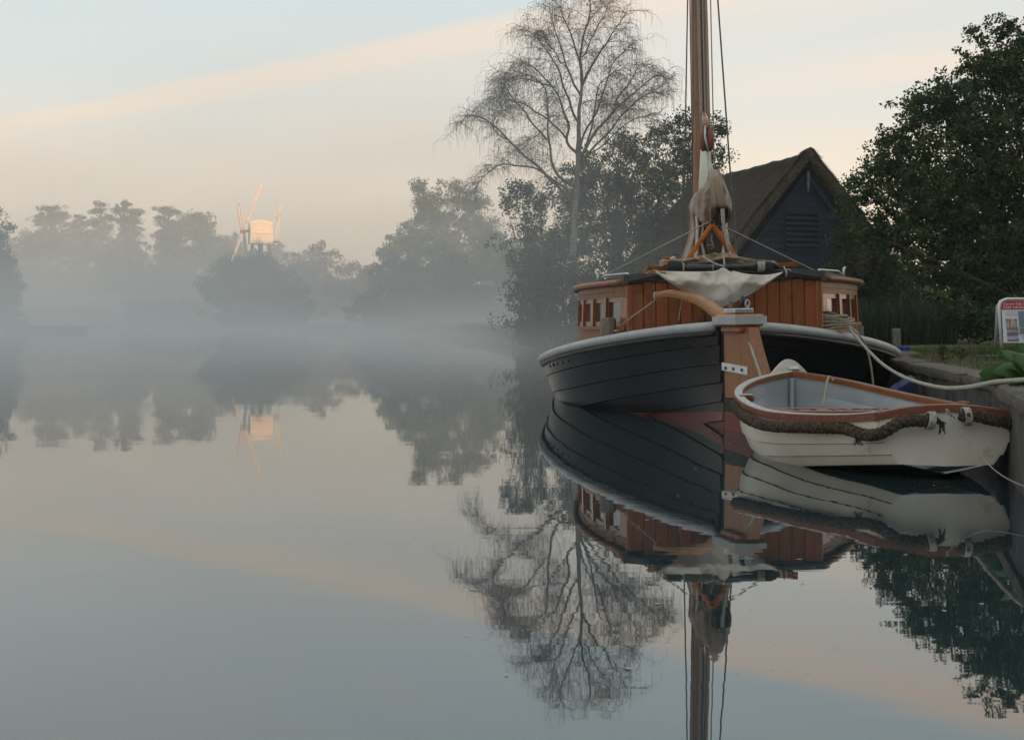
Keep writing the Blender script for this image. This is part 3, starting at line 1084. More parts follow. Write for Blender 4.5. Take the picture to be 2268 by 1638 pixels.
birch()
# ================================================================== the thatched boathouse
M['thatch'] = mat('old_thatch', (.045, .034, .026), (.10, .078, .058), rough=1, scale=9, stretch=(1, 1, 1), bump=1.0, bscale=50, wear=(.05, .055, .025), wear_amt=.6, wear_scale=1.6)
M['blueblack'] = mat('tarred_blue_board', (.009, .014, .027), (.016, .024, .042), rough=.7, scale=6, stretch=(.6, 4, 6), bump=.2, rand=.25)


def boathouse():
    a = at(1783, 343, 45)
    base = Vector((a.x, a.y, BZ))
    ru = Vector((-1.84, 5.7, 0)).normalized()          # along the ridge, away from the camera
    rw = Vector((ru.y, -ru.x, 0))                      # to the right
    root = thing('boathouse', 'thatched boathouse with a dark blue boarded gable behind the wherry', 'boathouse', base)
    HZ, W, EZ = a.z, 4.15, 1.6

    def L(u, w, z):
        return Vector((a.x, a.y, 0)) + ru * u + rw * w + Vector((0, 0, z))
    # thatch: left slope, right slope, hipped far end, rounded over the ridge
    LEN = 11.5

    def prof(k):                                       # k -1..1 around the roof section
        s = abs(k)
        w = W * 1.04 * s
        z = HZ - (HZ - EZ) * (s ** 1.08)
        return math.copysign(w, k), z + .0
    mb = MB()
    nu, nk = 46, 56
    top, bot = [], []
    for i in range(nu + 1):
        u = -.35 + (LEN + .35) * i / nu
        ringt, ringb = [], []
        hip = max(0, (u - LEN * .72) / (LEN * .28))
        for j in range(nk + 1):
            k = -1 + 2 * j / nk
            w, z = prof(k)
            roll = .15 * math.exp(-((u + .25) / .3) ** 2)       # thicker rolled verge
            sag = -.10 * math.sin(PI * min(1, max(0, u / LEN))) * (1 - abs(k))
            ridgeroll = .07 * math.exp(-(k / .07) ** 2)
            z = z + sag + roll + ridgeroll - hip ** 1.3 * (HZ - EZ) * .62 * (1 - abs(k)) ** .8
            w = w * (1 + .03 * hip)
            nz_ = noise.noise(Vector((u * 1.6, w * 1.8, 2))) * .05 + noise.noise(Vector((u * 6, w * 7, 5))) * .022
            p = L(u, w, z + nz_)
            ringt.append(p)
            ringb.append(L(u, w * .97, z - .42 - (.0 if abs(k) < .97 else -.12)))
        top.append(ringt)
        bot.append(ringb)
    n = nk + 1
    vs = [p for r in top for p in r] + [p for r in bot for p in r]
    o = len(top) * n
    fs = []
    for i in range(nu):
        for j in range(nk):
            q_ = (i * n + j, i * n + j + 1, (i + 1) * n + j + 1, (i + 1) * n + j)
            fs += [q_, tuple(x + o for x in q_[::-1])]
    for j in range(nk):
        fs.append((j, j + 1, o + j + 1, o + j))
        fs.append((nu * n + j, nu * n + j + 1, o + nu * n + j + 1, o + nu * n + j))
    for i in range(nu):
        fs.append((i * n, (i + 1) * n, o + (i + 1) * n, o + i * n))
        fs.append((i * n + nk, (i + 1) * n + nk, o + (i + 1) * n + nk, o + i * n + nk))
    mb.add(vs, fs)
    roof = mb.build('roof', 'thatch', root, off=base, smooth=True)
    # straws
    rg = np.random.default_rng(9)
    sv, sf = [], []
    for i in range(42000):
        u = rg.uniform(-.4, LEN)
        k = rg.uniform(-1, 1)
        if rg.random() < .18:
            u = rg.uniform(-.42, -.25)
        if rg.random() < .08:
            k = rg.uniform(-.06, .06)
        ii = min(nu - 1, max(0, int((u + .35) / (LEN + .35) * nu)))
        jj = min(nk - 1, int((k + 1) / 2 * nk))
        p = top[ii][jj].lerp(top[ii + 1][jj + 1], rg.random())
        dn = rw * math.copysign(.62, k) + Vector((0, 0, -.75)) + ru * rg.normal() * .22 + Vector((0, 0, rg.uniform(0, .35)))
        dn.normalize()
        ln = rg.uniform(.14, .36)
        s_ = ru * .010
        e = p + dn * ln + Vector((0, 0, .03)) + rw * math.copysign(.02, k)
        b = len(sv)
        sv += [p - s_, p + s_, e + s_ * .6, e - s_ * .6]
        sf.append((b, b + 1, b + 2, b + 3))
    np_mesh('straw', [tuple(v) for v in sv], sf, mat('loose_straw', (.055, .042, .03), (.12, .095, .07), rough=1, island=.5, scale=4), root, off=base, kind='stuff')
    # gable boards
    zb = BZ
    nb = 26
    hgt = (HZ - .75 - zb) / nb
    for i in range(nb):
        z0 = zb + i * hgt
        z1 = z0 + hgt
        zm = z0
        w = (W - .05) * min(1, max(.03, (HZ - .58 - zm) / (HZ - EZ))) - .02
        w2 = (W - .05) * min(1, max(.0, (HZ - .58 - z1) / (HZ - EZ))) - .02
        w, w2 = max(w, .05), max(w2, .02)
        y0, y1 = .0, .018
        b = MB()
        vs = []
        for (ww, z, off) in ((w, z0, -.028), (w2, z1 - .004, -.006)):
            vs += [L(off, -ww, z), L(off, ww, z)]
        for (ww, z, off) in ((w, z0, .012), (w2, z1 - .004, .012)):
            vs += [L(off, -ww, z), L(off, ww, z)]
        b.add(vs, [(0, 1, 3, 2), (4, 6, 7, 5), (0, 4, 5, 1), (2, 3, 7, 6), (0, 2, 6, 4), (1, 5, 7, 3)])
        b.build('board', 'blueblack', root, off=base)
    # side walls
    for sgn in (-1, 1):
        b = MB()
        b.add([L(.03, sgn * (W - .15), zb - .2), L(LEN - .5, sgn * (W - .15), zb - .2), L(LEN - .5, sgn * (W - .15), EZ + .1), L(.03, sgn * (W - .15), EZ + .1),
               L(.03, sgn * (W - .25), zb - .2), L(LEN - .5, sgn * (W - .25), zb - .2), L(LEN - .5, sgn * (W - .25), EZ + .1), L(.03, sgn * (W - .25), EZ + .1)],
              [(0, 1, 2, 3), (4, 7, 6, 5), (0, 4, 5, 1), (3, 2, 6, 7), (0, 3, 7, 4), (1, 5, 6, 2)])
        b.build('side_wall', 'blueblack', root, off=base)
    # bargeboards and finial
    for sgn in (-1, 1):
        b = MB()
        p0, p1 = L(-.16, sgn * .0, HZ - .56), L(-.16, sgn * (W * .98), EZ - .5)
        t = (p1 - p0).normalized()
        nrm = Vector((0, 0, -1)) * .22
        vs = []
        for off in (ru * 0, ru * .03):
            vs += [p0 + off, p1 + off, p1 + off + nrm, p0 + off + nrm]
        b.add(vs, [(0, 1, 2, 3), (4, 7, 6, 5), (0, 4, 5, 1), (3, 2, 6, 7), (0, 3, 7, 4), (1, 5, 6, 2)])
        b.build('bargeboard', 'blueblack', root, off=base)
    b = MB()
    rot = Matrix((rw, ru, (0, 0, 1))).transposed()
    b.cbox(L(-.2, 0, HZ - .86), (.10, .07, .58), .01, rot)
    b.cbox(L(-.2, 0, HZ - 1.2), (.055, .055, .14), .01, rot)
    b.build('finial', mat('finial_paint', (.05, .065, .09), (.08, .10, .13)), root, off=base)
    # louvred opening
    lo, hi = at(1735, 553, 45), at(1812, 470, 45)
    cw = (1773 - 1783) / F * 45
    fr = thing('louvre_opening', '', '', (0, 0, 0))
    bpy.data.objects.remove(fr)
    b = MB()
    z0, z1, hw = lo.z, hi.z, .59
    for (w0, w1, za, zb_) in ((-hw - .05, -hw, z0 - .05, z1 + .05), (hw, hw + .05, z0 - .05, z1 + .05), (-hw, hw, z1, z1 + .05), (-hw, hw, z0 - .05, z0)):
        b.box(L(-.045, cw + (w0 + w1) / 2, (za + zb_) / 2), (w1 - w0, .05, zb_ - za), rot)
    lf = b.build('louvre_frame', 'blueblack', root, off=base)
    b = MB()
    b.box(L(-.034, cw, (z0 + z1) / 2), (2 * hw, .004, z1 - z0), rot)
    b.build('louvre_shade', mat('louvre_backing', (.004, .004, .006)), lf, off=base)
    nl = 7
    for i in range(nl):
        b = MB()
        z = z0 + (z1 - z0) * (i + .5) / nl
        rr = rot @ Matrix.Rotation(R(38), 3, 'X')
        b.box(L(-.06, cw, z), (2 * hw - .01, .06, .105), rr)
        b.build('louvre_slat', 'blueblack', lf, off=base)


boathouse()


# ================================================================== the windmill
def windmill():
    d = 141.0
    M['mill_board'] = mat('white_mill_boards', (.72, .58, .42), (.80, .68, .52), rough=.7, scale=3, wear=(.34, .29, .24), wear_amt=.58, wear_scale=1.4)
    M['mill_dark'] = mat('tarred_timber', (.05, .042, .038), (.08, .07, .06), rough=.9)
    c0 = at(577, 540, d)
    base = Vector((c0.x, c0.y, BZ))
    root = thing('windmill', 'small white boarded hollow-post windmill with four sails, lit warm by the sun', 'windmill', base)
    # windshaft direction: mostly to the left, a little towards the viewer
    sh = Vector((-.95, -.30, 0)).normalized()
    sd_ = Vector((-sh.y, sh.x, 0))
    if sd_.y > 0:
        sd_ = -sd_                                    # side facing the viewer
    zb = c0.z
    hw, hl = 1.05, 1.15                                # half width, half length

    def L(a, s, z):
        return Vector((c0.x, c0.y, 0)) + sh * a + sd_ * s + Vector((0, 0, z))

    def sect(k, n=11):
        """boat shaped roof section over a straight skirt; k is position along the shaft"""
        pts = []
        hh = 1.08 + .30 * math.cos(k * 1.35)
        for i in range(n + 1):
            t = -1 + 2 * i / n
            s = hw * math.sin(t * PI / 2) ** 1
            z = zb + 1.05 + hh * (max(0, math.cos(t * PI / 2)) ** .95)
            pts.append((s, z))
        return [(-hw, zb)] + pts + [(hw, zb)]
    # skirt boards (vertical) and roof boards (lengthways), each its own piece
    core = MB()
    rings = [[L(a, s * .965, zb + .01 + (z - zb) * .985) for s, z in sect(a / hl)] for a in np.linspace(-hl + .02, hl - .02, 9)]
    core.loft(rings)
    core.build('body', 'mill_dark', root, off=base)
    nv = 11
    for i in range(nv):
        for s in (1, -1):
            a0, a1 = -hl + 2 * hl * i / nv + .01, -hl + 2 * hl * (i + 1) / nv - .01
            b = MB()
            pr = .03 + .008 * (i % 2)
            b.add([L(a0, s * hw, zb - .05), L(a1, s * hw, zb - .05), L(a1, s * hw, zb + 1.02), L(a0, s * hw, zb + 1.02),
                   L(a0, s * (hw + pr), zb - .05), L(a1, s * (hw + pr), zb - .05), L(a1, s * (hw + pr), zb + 1.02), L(a0, s * (hw + pr), zb + 1.02)],
                  [(0, 1, 2, 3), (4, 7, 6, 5), (0, 4, 5, 1), (3, 2, 6, 7), (0, 3, 7, 4), (1, 5, 6, 2)])
            b.build('skirt_board', 'mill_board', root, off=base)
    sc_ = [sect(a / hl, 14) for a in np.linspace(-hl, hl, 7)]
    for j in range(1, len(sc_[0]) - 2):
        b = MB()
        ring = []
        for ai, a in enumerate(np.linspace(-hl, hl, 7)):
            (s0, z0), (s1, z1) = sc_[ai][j], sc_[ai][j + 1]
            e0, e1 = (.11, .02) if s0 < 0 and s1 <= 0.01 else (.02, .11)
            if abs(s0 + s1) < .1:
                e0 = e1 = .06
            cz = zb + 1.05

            def out(s, z, e):
                r_ = Vector((s, z - cz)).normalized() * e
                return s + r_[0], z + r_[1]
            A, B = out(s0, z0, e0), out(s1, z1, e1)
            ring.append([L(a, s0, z0), L(a, s1, z1), L(a, B[0], B[1]), L(a, A[0], A[1])])
        b.loft(ring)
        b.build('roof_board', 'mill_board', root, off=base)
    for a_, sg in ((hl, 1), (-hl, -1)):
        b = MB()
        pts = sect(1)
        b.add([L(a_, s * .99, z - .01) for s, z in pts] + [L(a_ + sg * .04, s * .99, z - .01) for s, z in pts],
              [tuple(range(len(pts))), tuple(range(len(pts), 2 * len(pts)))] + [(i, (i + 1) % len(pts), len(pts) + (i + 1) % len(pts), len(pts) + i) for i in range(len(pts))])
        b.build('end_wall', 'mill_board', root, off=base)
    # trestle: post, quarterbars, crosstrees
    b = MB()
    b.tube([L(0, 0, BZ - .1), L(0, 0, zb)], .26, 8)
    b.build('post', 'mill_dark', root, off=base)
    for (da, ds) in ((2.3, .0), (-2.3, .0), (0, 2.3), (0, -2.3)):
        b = MB()
        b.tube([L(da, ds, BZ - .1), L(da * .12, ds * .12, zb - 1.0)], .13, 4)
        b.build('leg', 'mill_dark', root, off=base)
    for k in range(4):
        e = [(.8, .7), (.8, -.7), (-.8, .7), (-.8, -.7)][k]
        b = MB()
        b.tube([L(e[0] * 1.9, e[1] * 1.9, zb - 4), L(e[0] * 1.0, e[1] * 1.0, zb)], .09, 4)
        b.build('brace', 'mill_dark', root, off=base)
    # windshaft, hub
    hub = at(541, 514, d) + Vector((0, -.7, 0))
    sin_ = L(hl, 0, zb + 1.35)
    b = MB()
    b.tube([sin_, hub - (sin_ - hub).normalized() * .2], .13, 8)
    b.build('windshaft', 'mill_dark', root, off=base)
    wd = (hub - sin_).normalized()
    b = MB()
    b.tube([hub - wd * .22, hub + wd * .22], .26, 8)
    b.build('hub', 'mill_dark', root, off=base)
    # sails
    depth = Vector((0, 1, 0))
    arms = [Vector((.36, .22, .93)), Vector((-.09, .85, .48))]
    A = Vector((.26, .42, .90)).normalized()
    B = Vector((.10, -.86, .45)).normalized()
    nn = A.cross(B).normalized()
    Ls = {0: 5.95, 1: 5.7, 2: 5.3, 3: 5.5}
    for i, v in enumerate((A, B, -A, -B)):
        ln = Ls[i]
        side = nn.cross(v).normalized()
        stk = MB()
        stk.tube([hub, hub + v * ln], [.13, .07], 4)
        sail = stk.build('sail', mat('sail_paint', (.52, .36, .28), (.66, .50, .40), rough=.7, wear=(.25, .15, .12), wear_amt=.56, wear_scale=2) if i == 0 else 'sail_paint_', root, off=base) if False else None
        if 'sail_paint' not in M:
            M['sail_paint'] = mat('sail_paint', (.62, .48, .40), (.74, .60, .50), rough=.7, wear=(.24, .15, .12), wear_amt=.56, wear_scale=2)
        sail = stk.build('sail', 'sail_paint', root, off=base)
        fr = MB()
        for off in (.12, .42):
            fr.tube([hub + v * .9 + side * off, hub + v * ln + side * off], .045, 4)
        fr.build('sail_frame', 'sail_paint', sail, off=base)
        nsh = 15
        for k in range(nsh):
            t = .95 + (ln - 1.0) * k / nsh
            if random.random() < .12:
                continue
            s_ = MB()
            cc = hub + v * (t + .16) + side * .27
            rot = Matrix((side, nn, v)).transposed() @ Matrix.Rotation(R(random.uniform(20, 60)), 3, 'X')
            s_.box(cc, (.28, .025, .24), rot)
            s_.build('shutter', 'sail_paint', sail, off=base)
    # fantail on its frame
    f = MB()
    pp = {k: at(x, y, d + 1.) for k, (x, y) in {'a': (601, 527), 'b': (621, 523), 'c': (618, 473), 'd': (611, 523), 'e': (598, 505)}.items()}
    f.tube([pp['a'] + Vector((-.4, 0, 0)), pp['b']], .06, 4)
    f.tube([pp['d'], pp['c']], .07, 4)
    f.tube([pp['b'] + Vector((-.1, 0, 0)), pp['c']], .07, 4)
    f.tube([pp['e'], pp['c'] + Vector((-.1, 0, -.15))], .06, 4)
    f.tube([at(612, 500, d + 1), at(619, 500, d + 1)], .05, 4)
    f.build('fantail_frame', 'mill_board', root, off=base)
    for k in range(6):
        b = MB()
        a = k * PI / 3
        dirv = Vector((.25 * math.cos(a), .97 * math.cos(a), math.sin(a))).normalized()
        b.box(pp['c'] + dirv * .55, (.05, .14, .8), dirv.to_track_quat('Z', 'X').to_matrix())
        b.build('fantail_blade', 'mill_board', root, off=base)
    b = MB()
    b.box(L(-hl - .35, 0, zb + .25), (.9, 1.4, .08))
    b.build('staging', 'mill_dark', root, off=base)


windmill()
b = MB()
p0 = at(347, 709, 172)
b.cbox((p0.x, p0.y, p0.z + .3), (.9, .08, 1.1), .02)
nb_ = thing('notice_board', 'faint pale notice board on a post, lost in the mist on the far bank', 'sign', (p0.x, p0.y, BZ))
b.build('panel', 'white_paint', nb_, off=nb_.location)
b = MB()
b.tube([(p0.x, p0.y + .1, .3), (p0.x, p0.y + .1, p0.z + .6)], .07, 6)
b.build('post', 'old_wood', nb_, off=nb_.location)
# ================================================================== the pleasure wherry
WL = Vector((2.0, 12.25, 0))
wh = thing('wherry', 'large black-hulled sailing wherry with a varnished cabin, moored stern towards the viewer', 'boat', WL, (0, R(-.9), R(-7.0)))
WM = Matrix.Translation(WL) @ wh.rotation_euler.to_matrix().to_4x4()
WI = WM.inverted()


def lo(px, py, d):
    """boat-local coordinates of a point seen at (px, py), d metres away"""
    if 14.6 < d < 18.4:                               # gear on the cabin roof: surveyed from its reflection
        d *= .883
    return WI @ at(px, py, d)


def lw(p):
    return WM @ Vector(p)


BR = [(0, .07), (.25, .34), (.5, .53), (1, .87), (1.5, 1.20), (2, 1.48), (2.5, 1.72), (3, 1.90), (3.5, 2.03), (4, 2.12), (5, 2.18), (6, 2.2), (11, 2.15), (13, 1.9), (15, 1.3), (16.3, .6), (17, .08)]
BW = [(0, .04), (.5, .16), (1, .34), (1.5, .60), (2, .92), (2.5, 1.24), (3, 1.52), (3.5, 1.74), (4, 1.88), (5, 2.02), (6, 2.08), (11, 2.0), (13, 1.6), (15, .8), (16.3, .25), (17, .04)]
HH = [(0, .955), (.5, .92), (1, .875), (1.5, .82), (2, .765), (2.5, .705), (3, .65), (3.5, .60), (4, .56), (5, .51), (6, .485), (8, .48), (11, .55), (13, .66), (15, .88), (17, 1.2)]


def smooth_tab(tab):
    xs = np.array([t[0] for t in tab])
    ys = np.array([t[1] for t in tab])
    fx = np.linspace(0, 17, 341)
    fy = np.interp(fx, xs, ys)
    k = np.ones(9) / 9
    pad = np.concatenate([2 * fy[0] - fy[4:0:-1], fy, 2 * fy[-1] - fy[-2:-6:-1]])
    sm = np.convolve(pad, k, 'valid')
    return fx, sm


TB, TW, TH = smooth_tab(BR), smooth_tab(BW), smooth_tab(HH)
br = lambda s: float(np.interp(s, *TB))
bw = lambda s: float(np.interp(s, *TW))
hh = lambda s: float(np.interp(s, *TH))


def hx_(s, z):
    h = hh(s)
    if z >= 0:
        t = min(1, z / h)
        hollow = max(0, 1 - s / 3.2)                   # hollow sections towards the stern
        e = .62 + .75 * hollow
        return bw(s) + (br(s) - bw(s)) * t ** e
    return max(.03, bw(s) * (1 + .75 * z))


SS = [0.02, .12, .25, .4, .6, .8, 1, 1.25, 1.5, 1.75, 2, 2.25, 2.5, 2.75, 3, 3.3, 3.6, 4, 4.5, 5, 5.6, 6.3, 7, 8, 9, 10, 11, 12, 13, 14, 15, 15.7, 16.3, 16.7, 17]
NP = 7
hull_faces = None
for sg in (-1, 1):
    for k in range(NP):
        rings = []
        for s in SS:
            h = hh(s)
            wdt = .172 + .03 * min(1, s / 3)
            zt = h - k * wdt
            zb = h - (k + 1) * wdt - .012
            ring_o = []
            for i in range(4):
                z = zt + (zb - zt) * i / 3
                z = max(z, -.55)
                ring_o.append((hx_(s, z) + .004 + .024 * i / 3, z))
            ring = [Vector((sg * x, s, z)) for x, z in ring_o]
            ring += [Vector((sg * max(.005, x - .05), s, z)) for x, z in (ring_o[-1], ring_o[0])]
            rings.append(ring)
        mb = MB()
        mb.loft(rings, True, True)
        mb.build('hull_plank', 'hull', wh, smooth=True, angle=35)
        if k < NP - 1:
            sm = MB()  # strip under the lap: grime that also stands in for the lap's shadow
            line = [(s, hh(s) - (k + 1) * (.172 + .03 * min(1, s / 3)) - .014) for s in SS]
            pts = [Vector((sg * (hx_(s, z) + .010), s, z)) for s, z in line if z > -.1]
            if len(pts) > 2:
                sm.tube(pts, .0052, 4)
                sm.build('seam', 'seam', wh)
# dark wale just under the rail, and the big grey rounded rail
for sg in (-1, 1):
    s0 = .03 if sg < 0 else .16
    line = [Vector((sg * (br(s) + .02), s, hh(s) - .012)) for s in np.linspace(s0, 16.9, 90)]
    mb = MB()
    mb.tube(line, .047, 12, sq=1.0)
    rl = mb.build('rail', 'rail_grey', wh, smooth=True)
    mb = MB()
    line = [Vector((sg * (br(s) + .012), s, hh(s) - .075)) for s in np.linspace(s0 + .02, 16.9, 90)]
    mb.tube(line, .026, 6)
    mb.build('wale', 'black', wh, smooth=True)
    for j, s in enumerate(np.arange(.25, 6.5, .27)):
        b = MB()
        c = Vector((sg * (br(s) + .062), s, hh(s) - .012 + (.014 if j % 2 else -.014)))
        b.sphere(c, .0085, 6, 4)
        b.build('bolt', 'bolt', rl)
# scuppers under the rail amidships
for sg in (-1, 1):
    for s in (2.55, 2.75, 2.95, 3.15, 3.35):
        b = MB()
        b.cbox((sg * (hx_(s, hh(s) - .12) + .012), s, hh(s) - .125), (.02, .02, .045), .004)
        b.build('scupper', 'black', wh)
# deck
mb = MB()
rings = []
for s in SS:
    w = max(.02, br(s) - .03)
    rings.append([Vector((x * w, s, hh(s) - .03 + .04 * (1 - x * x))) for x in (-1, -.7, -.35, 0, .35, .7, 1)])
mb.loft(rings, False)
mb.build('deck', 'deck', wh, smooth=True)
# stern post
mb = MB()
mb.cbox((0, -.03, .2), (.13, .16, 1.42), .015)
mb.build('stern_post', 'hull', wh)

# ------------------------------------------------------------------ rudder and tiller
ra = R(-27)                                         # helm over: blade swings to the right of the stern
rm = Matrix.Rotation(ra, 3, 'Z')
piv = Vector((0, -.10, 0))


def rp(u, t, z):
    """u aft along the blade, t across it"""
    return piv + rm.inverted() @ Vector((t, -u, z))


rd = MB()
poly_a = [(0.02, .27), (.33, .27), (.27, .86), (.02, .86)]
prof1 = [(.0, .30), (.30, .30), (.30, .93), (.0, .93)]
prof2 = [(.303, .30), (.74, .30), (.68, .42), (.58, .60), (.50, .75), (.45, .86), (.42, .93), (.303, .93)]
# wood upper planks
for pf in (prof1, prof2):
    b = MB()
    b.prism(pf, -.055, .055, lambda a, z, t: rp(a, t, z))
    o = b.build('rudder_plank', 'rudder', wh)
b = MB()
b.prism([(.0, -.5), (.92, -.5), (.88, .15), (.74, .297), (.0, .297)], -.058, .058, lambda a, z, t: rp(a, t, z))
b.build('rudder_blade', 'hull', wh)
# straps
st = MB()
for t in (-.062, .062):
    st.prism([(-.03, .545), (.42, .515), (.42, .585), (-.03, .615)], t - .006, t + .006, lambda a, z, q_: rp(a, q_, z))
strap = st.build('rudder_strap', 'white_paint', wh)
for u in (.05, .19, .34):
    for t in (-.072, .072):
        b = MB()
        b.sphere(rp(u, t, .567 - .03 * u), .016, 6, 4)
        b.build('bolt', 'bolt', strap)
# head: cheeks with a white band, block, pin
hd = MB()
c = rp(.20, 0, .915)
hd.cbox(c, (.22, .34, .06), .012, rm.inverted())
hd.build('rudder_head_foot', 'rudder', wh)
c = rp(.18, 0, .995)
hd = MB()
hd.cbox(c, (.30, .40, .105), .02, rm.inverted())
hd.build('rudder_head', 'tiller', wh)
b = MB()
b.tube([c + rm.inverted() @ Vector((x, y, -.002)) for x, y in ((-.19, -.255), (-.188, .27))], .001, 4)
band = MB()
out = [(-.16, -.21), (.16, -.21), (.16, .21), (-.16, .21)]
inn = [(-.152, -.202), (.152, -.202), (.152, .202), (-.152, .202)]
for i in range(4):
    j = (i + 1) % 4
    vs = []
    for (p, q_) in ((out[i], out[j]), (inn[i], inn[j])):
        for z in (-.036, .036):
            vs += [c + rm.inverted() @ Vector((p[0], p[1], z)), c + rm.inverted() @ Vector((q_[0], q_[1], z))]
    band.add(vs, [(0, 1, 3, 2), (4, 6, 7, 5), (2, 3, 7, 6), (0, 4, 5, 1)])
band.build('rudder_head_band', 'rail_grey', wh)
b = MB()
b.cbox(rp(.17, 0, 1.078), (.2, .20, .045), .008, rm.inverted())
b.build('head_block', 'steel', wh)
b = MB()
b.tube([rp(.15, .03, 1.09), rp(.17, .055, 1.21)], [.026, .023], 8)
b.build('pin', 'black', wh, smooth=True)
b = MB()
b.tube([rp(.15, -.07, 1.09), rp(.15, -.07, 1.165)], .02, 6)
b.build('peg', 'old_wood', wh)
b = MB()
b.tube([rp(.2, .075 + .022 * math.cos(a), 1.14 + .035 * math.sin(a)) for a in np.linspace(-1, 4.2, 10)], .008, 5)
b.build('shackle', 'steel', wh, smooth=True)
# tiller: a long curved bar running forward over the deck to the left
tl0 = rp(-.02, 0, 1.0)
tend = lo(1452, 657, 13.25)
t1 = lo(1590, 692, 12.45)
tpts = spline([rp(.1, 0, .985), t1, lo(1555, 668, 12.72), lo(1515, 654, 12.95), lo(1480, 650, 13.12), tend], 7)
rr = [.066 - .034 * (i / (len(tpts) - 1)) ** .8 for i in range(len(tpts))]
mb = MB()
mb.tube(tpts, rr, 12, power=.6)
tiller = mb.build('tiller', 'tiller', wh, smooth=True, angle=40)
mb = MB()
for k in range(3):
    cc = tpts[-3].lerp(tpts[-1], .2 + .2 * k)
    ax_ = (tpts[-1] - tpts[-3]).normalized()
    u_ = ax_.cross(Vector((0, 0, 1))).normalized()
    w_ = ax_.cross(u_)
    mb.tube([cc + (u_ * math.cos(a) + w_ * math.sin(a)) * .042 for a in np.linspace(0, 2 * PI, 14)], .007, 5)
mb.tube([tpts[-1] + Vector((0, 0, -.03)), lo(1372, 722, 13.6)], .0065, 5)
mb.tube(catenary(tpts[-2] + Vector((.25, 0, 0)), tpts[-2] + Vector((.21, -.03, -.24)), .0, 4), .006, 4)
mb.build('tiller_line', 'rope', tiller, smooth=True)

# ------------------------------------------------------------------ cabin
C0 = 1.25                                           # where the aft bulkhead stands
CC = [(1.25, .955), (1.6, 1.09), (2.0, 1.24), (2.4, 1.37), (2.8, 1.48), (3.2, 1.57), (3.6, 1.63), (4.2, 1.68), (5, 1.72), (8, 1.74), (9.3, 1.72)]


def cw_(s):
    return interp(s, CC)


ZT = 1.405


def side(s, z, off, sg):
    t = .035 * (z - .6)
    # outward normal in plan
    e = .05
    dx = (cw_(min(9.3, s + e)) - cw_(max(C0, s - e))) / (min(9.3, s + e) - max(C0, s - e))
    nn_ = Vector((1, -dx, 0)).normalized()
    p = Vector((cw_(s) - t, s, z)) + nn_ * off
    return Vector((sg * p.x, p.y, p.z))


def ribbon(mb, s0, s1, z0, z1, o0, o1, sg):
    n_ = max(1, int((s1 - s0) / .25))
    rings = []
    for i in range(n_ + 1):
        s = s0 + (s1 - s0) * i / n_
        rings.append([side(s, z0, o0, sg), side(s, z1, o0, sg), side(s, z1, o1, sg), side(s, z0, o1, sg)])
    mb.loft(rings)
    return mb


def roofz(x, s):
    return 1.405 + .11 * (1 - min(1, abs(x) / cw_(s)) ** 2)


# aft bulkhead planks
npl = 15
for i in range(npl):
    x0 = -.925 + 1.85 * i / npl
    x1 = x0 + 1.85 / npl - .004
    zt0 = roofz((x0 + x1) / 2, C0) - .045
    b = MB()
    b.cbox(((x0 + x1) / 2, C0, (.815 + zt0) / 2), (x1 - x0, .035, zt0 - .815), .007)
    b.build('bulkhead_plank', 'varnish', wh)
b = MB()
b.add([(x, y, z) for y in (C0 + .022, C0 + .034) for x, z in ((-.91, .815), (.91, .815), (.91, 1.34), (0, 1.44), (-.91, 1.34))], [(0, 1, 2, 3, 4), (5, 9, 8, 7, 6)] + [(i, (i + 1) % 5, 5 + (i + 1) % 5, 5 + i) for i in range(5)])
b.build('bulkhead_backing', 'black', wh)
for sg in (-1, 1):
    b = MB()
    b.cbox((sg * .945, C0, 1.10), (.066, .08, .57), .014)
    b.build('corner_post', 'varnish', wh)
    b = MB()
    rings = []
    for s in np.linspace(C0 + .04, 9.3, 34):
        z0_ = min(.90, hh(s) - .03)
        rings.append([side(s, z0_, -.03, sg), side(s, .911, -.03, sg), side(s, .911, .012, sg), side(s, z0_, .012, sg)])
    b.loft(rings)
    b.build('side_board', 'varnish_y', wh)
    b = MB()
    ribbon(b, C0 + .04, 9.3, .913, .951, -.03, .05, sg)
    b.build('sill_moulding', 'varnish_y', wh)
    b = MB()
    ribbon(b, C0 + .04, 9.3, 1.252, 1.309, -.03, .018, sg)
    b.build('header_board', 'varnish_y', wh)
    b = MB()
    ribbon(b, C0 + .04, 9.3, 1.311, 1.372, -.03, .026, sg)
    b.build('header_board', 'varnish_y', wh)
    wins = [(1.50, 1.93), (2.02, 2.44), (2.53, 3.02), (3.12, 3.7), (4.0, 4.7), (5.2, 6.0)]
    edges = [C0 + .04] + [x for w in wins for x in w] + [9.3]
    for j in range(0, len(edges), 2):
        b = MB()
        ribbon(b, edges[j], edges[j + 1], .952, 1.251, -.03, .030 if j else .012, sg)
        b.build('mullion', 'varnish', wh)
    for (a, c_) in wins:
        f_ = MB()
        ribbon(f_, a, a + .035, .952, 1.251, -.03, .008, sg)
        ribbon(f_, c_ - .035, c_, .952, 1.251, -.03, .008, sg)
        ribbon(f_, a + .035, c_ - .035, 1.205, 1.251, -.03, .008, sg)
        ribbon(f_, a + .035, c_ - .035, .952, 1.0, -.03, .008, sg)
        wf_ = f_.build('window', 'varnish', wh)
        p_ = MB()
        ribbon(p_, a + .03, c_ - .03, .996, 1.209, -.022, -.014, sg)
        p_.build('pane', 'glass', wf_)
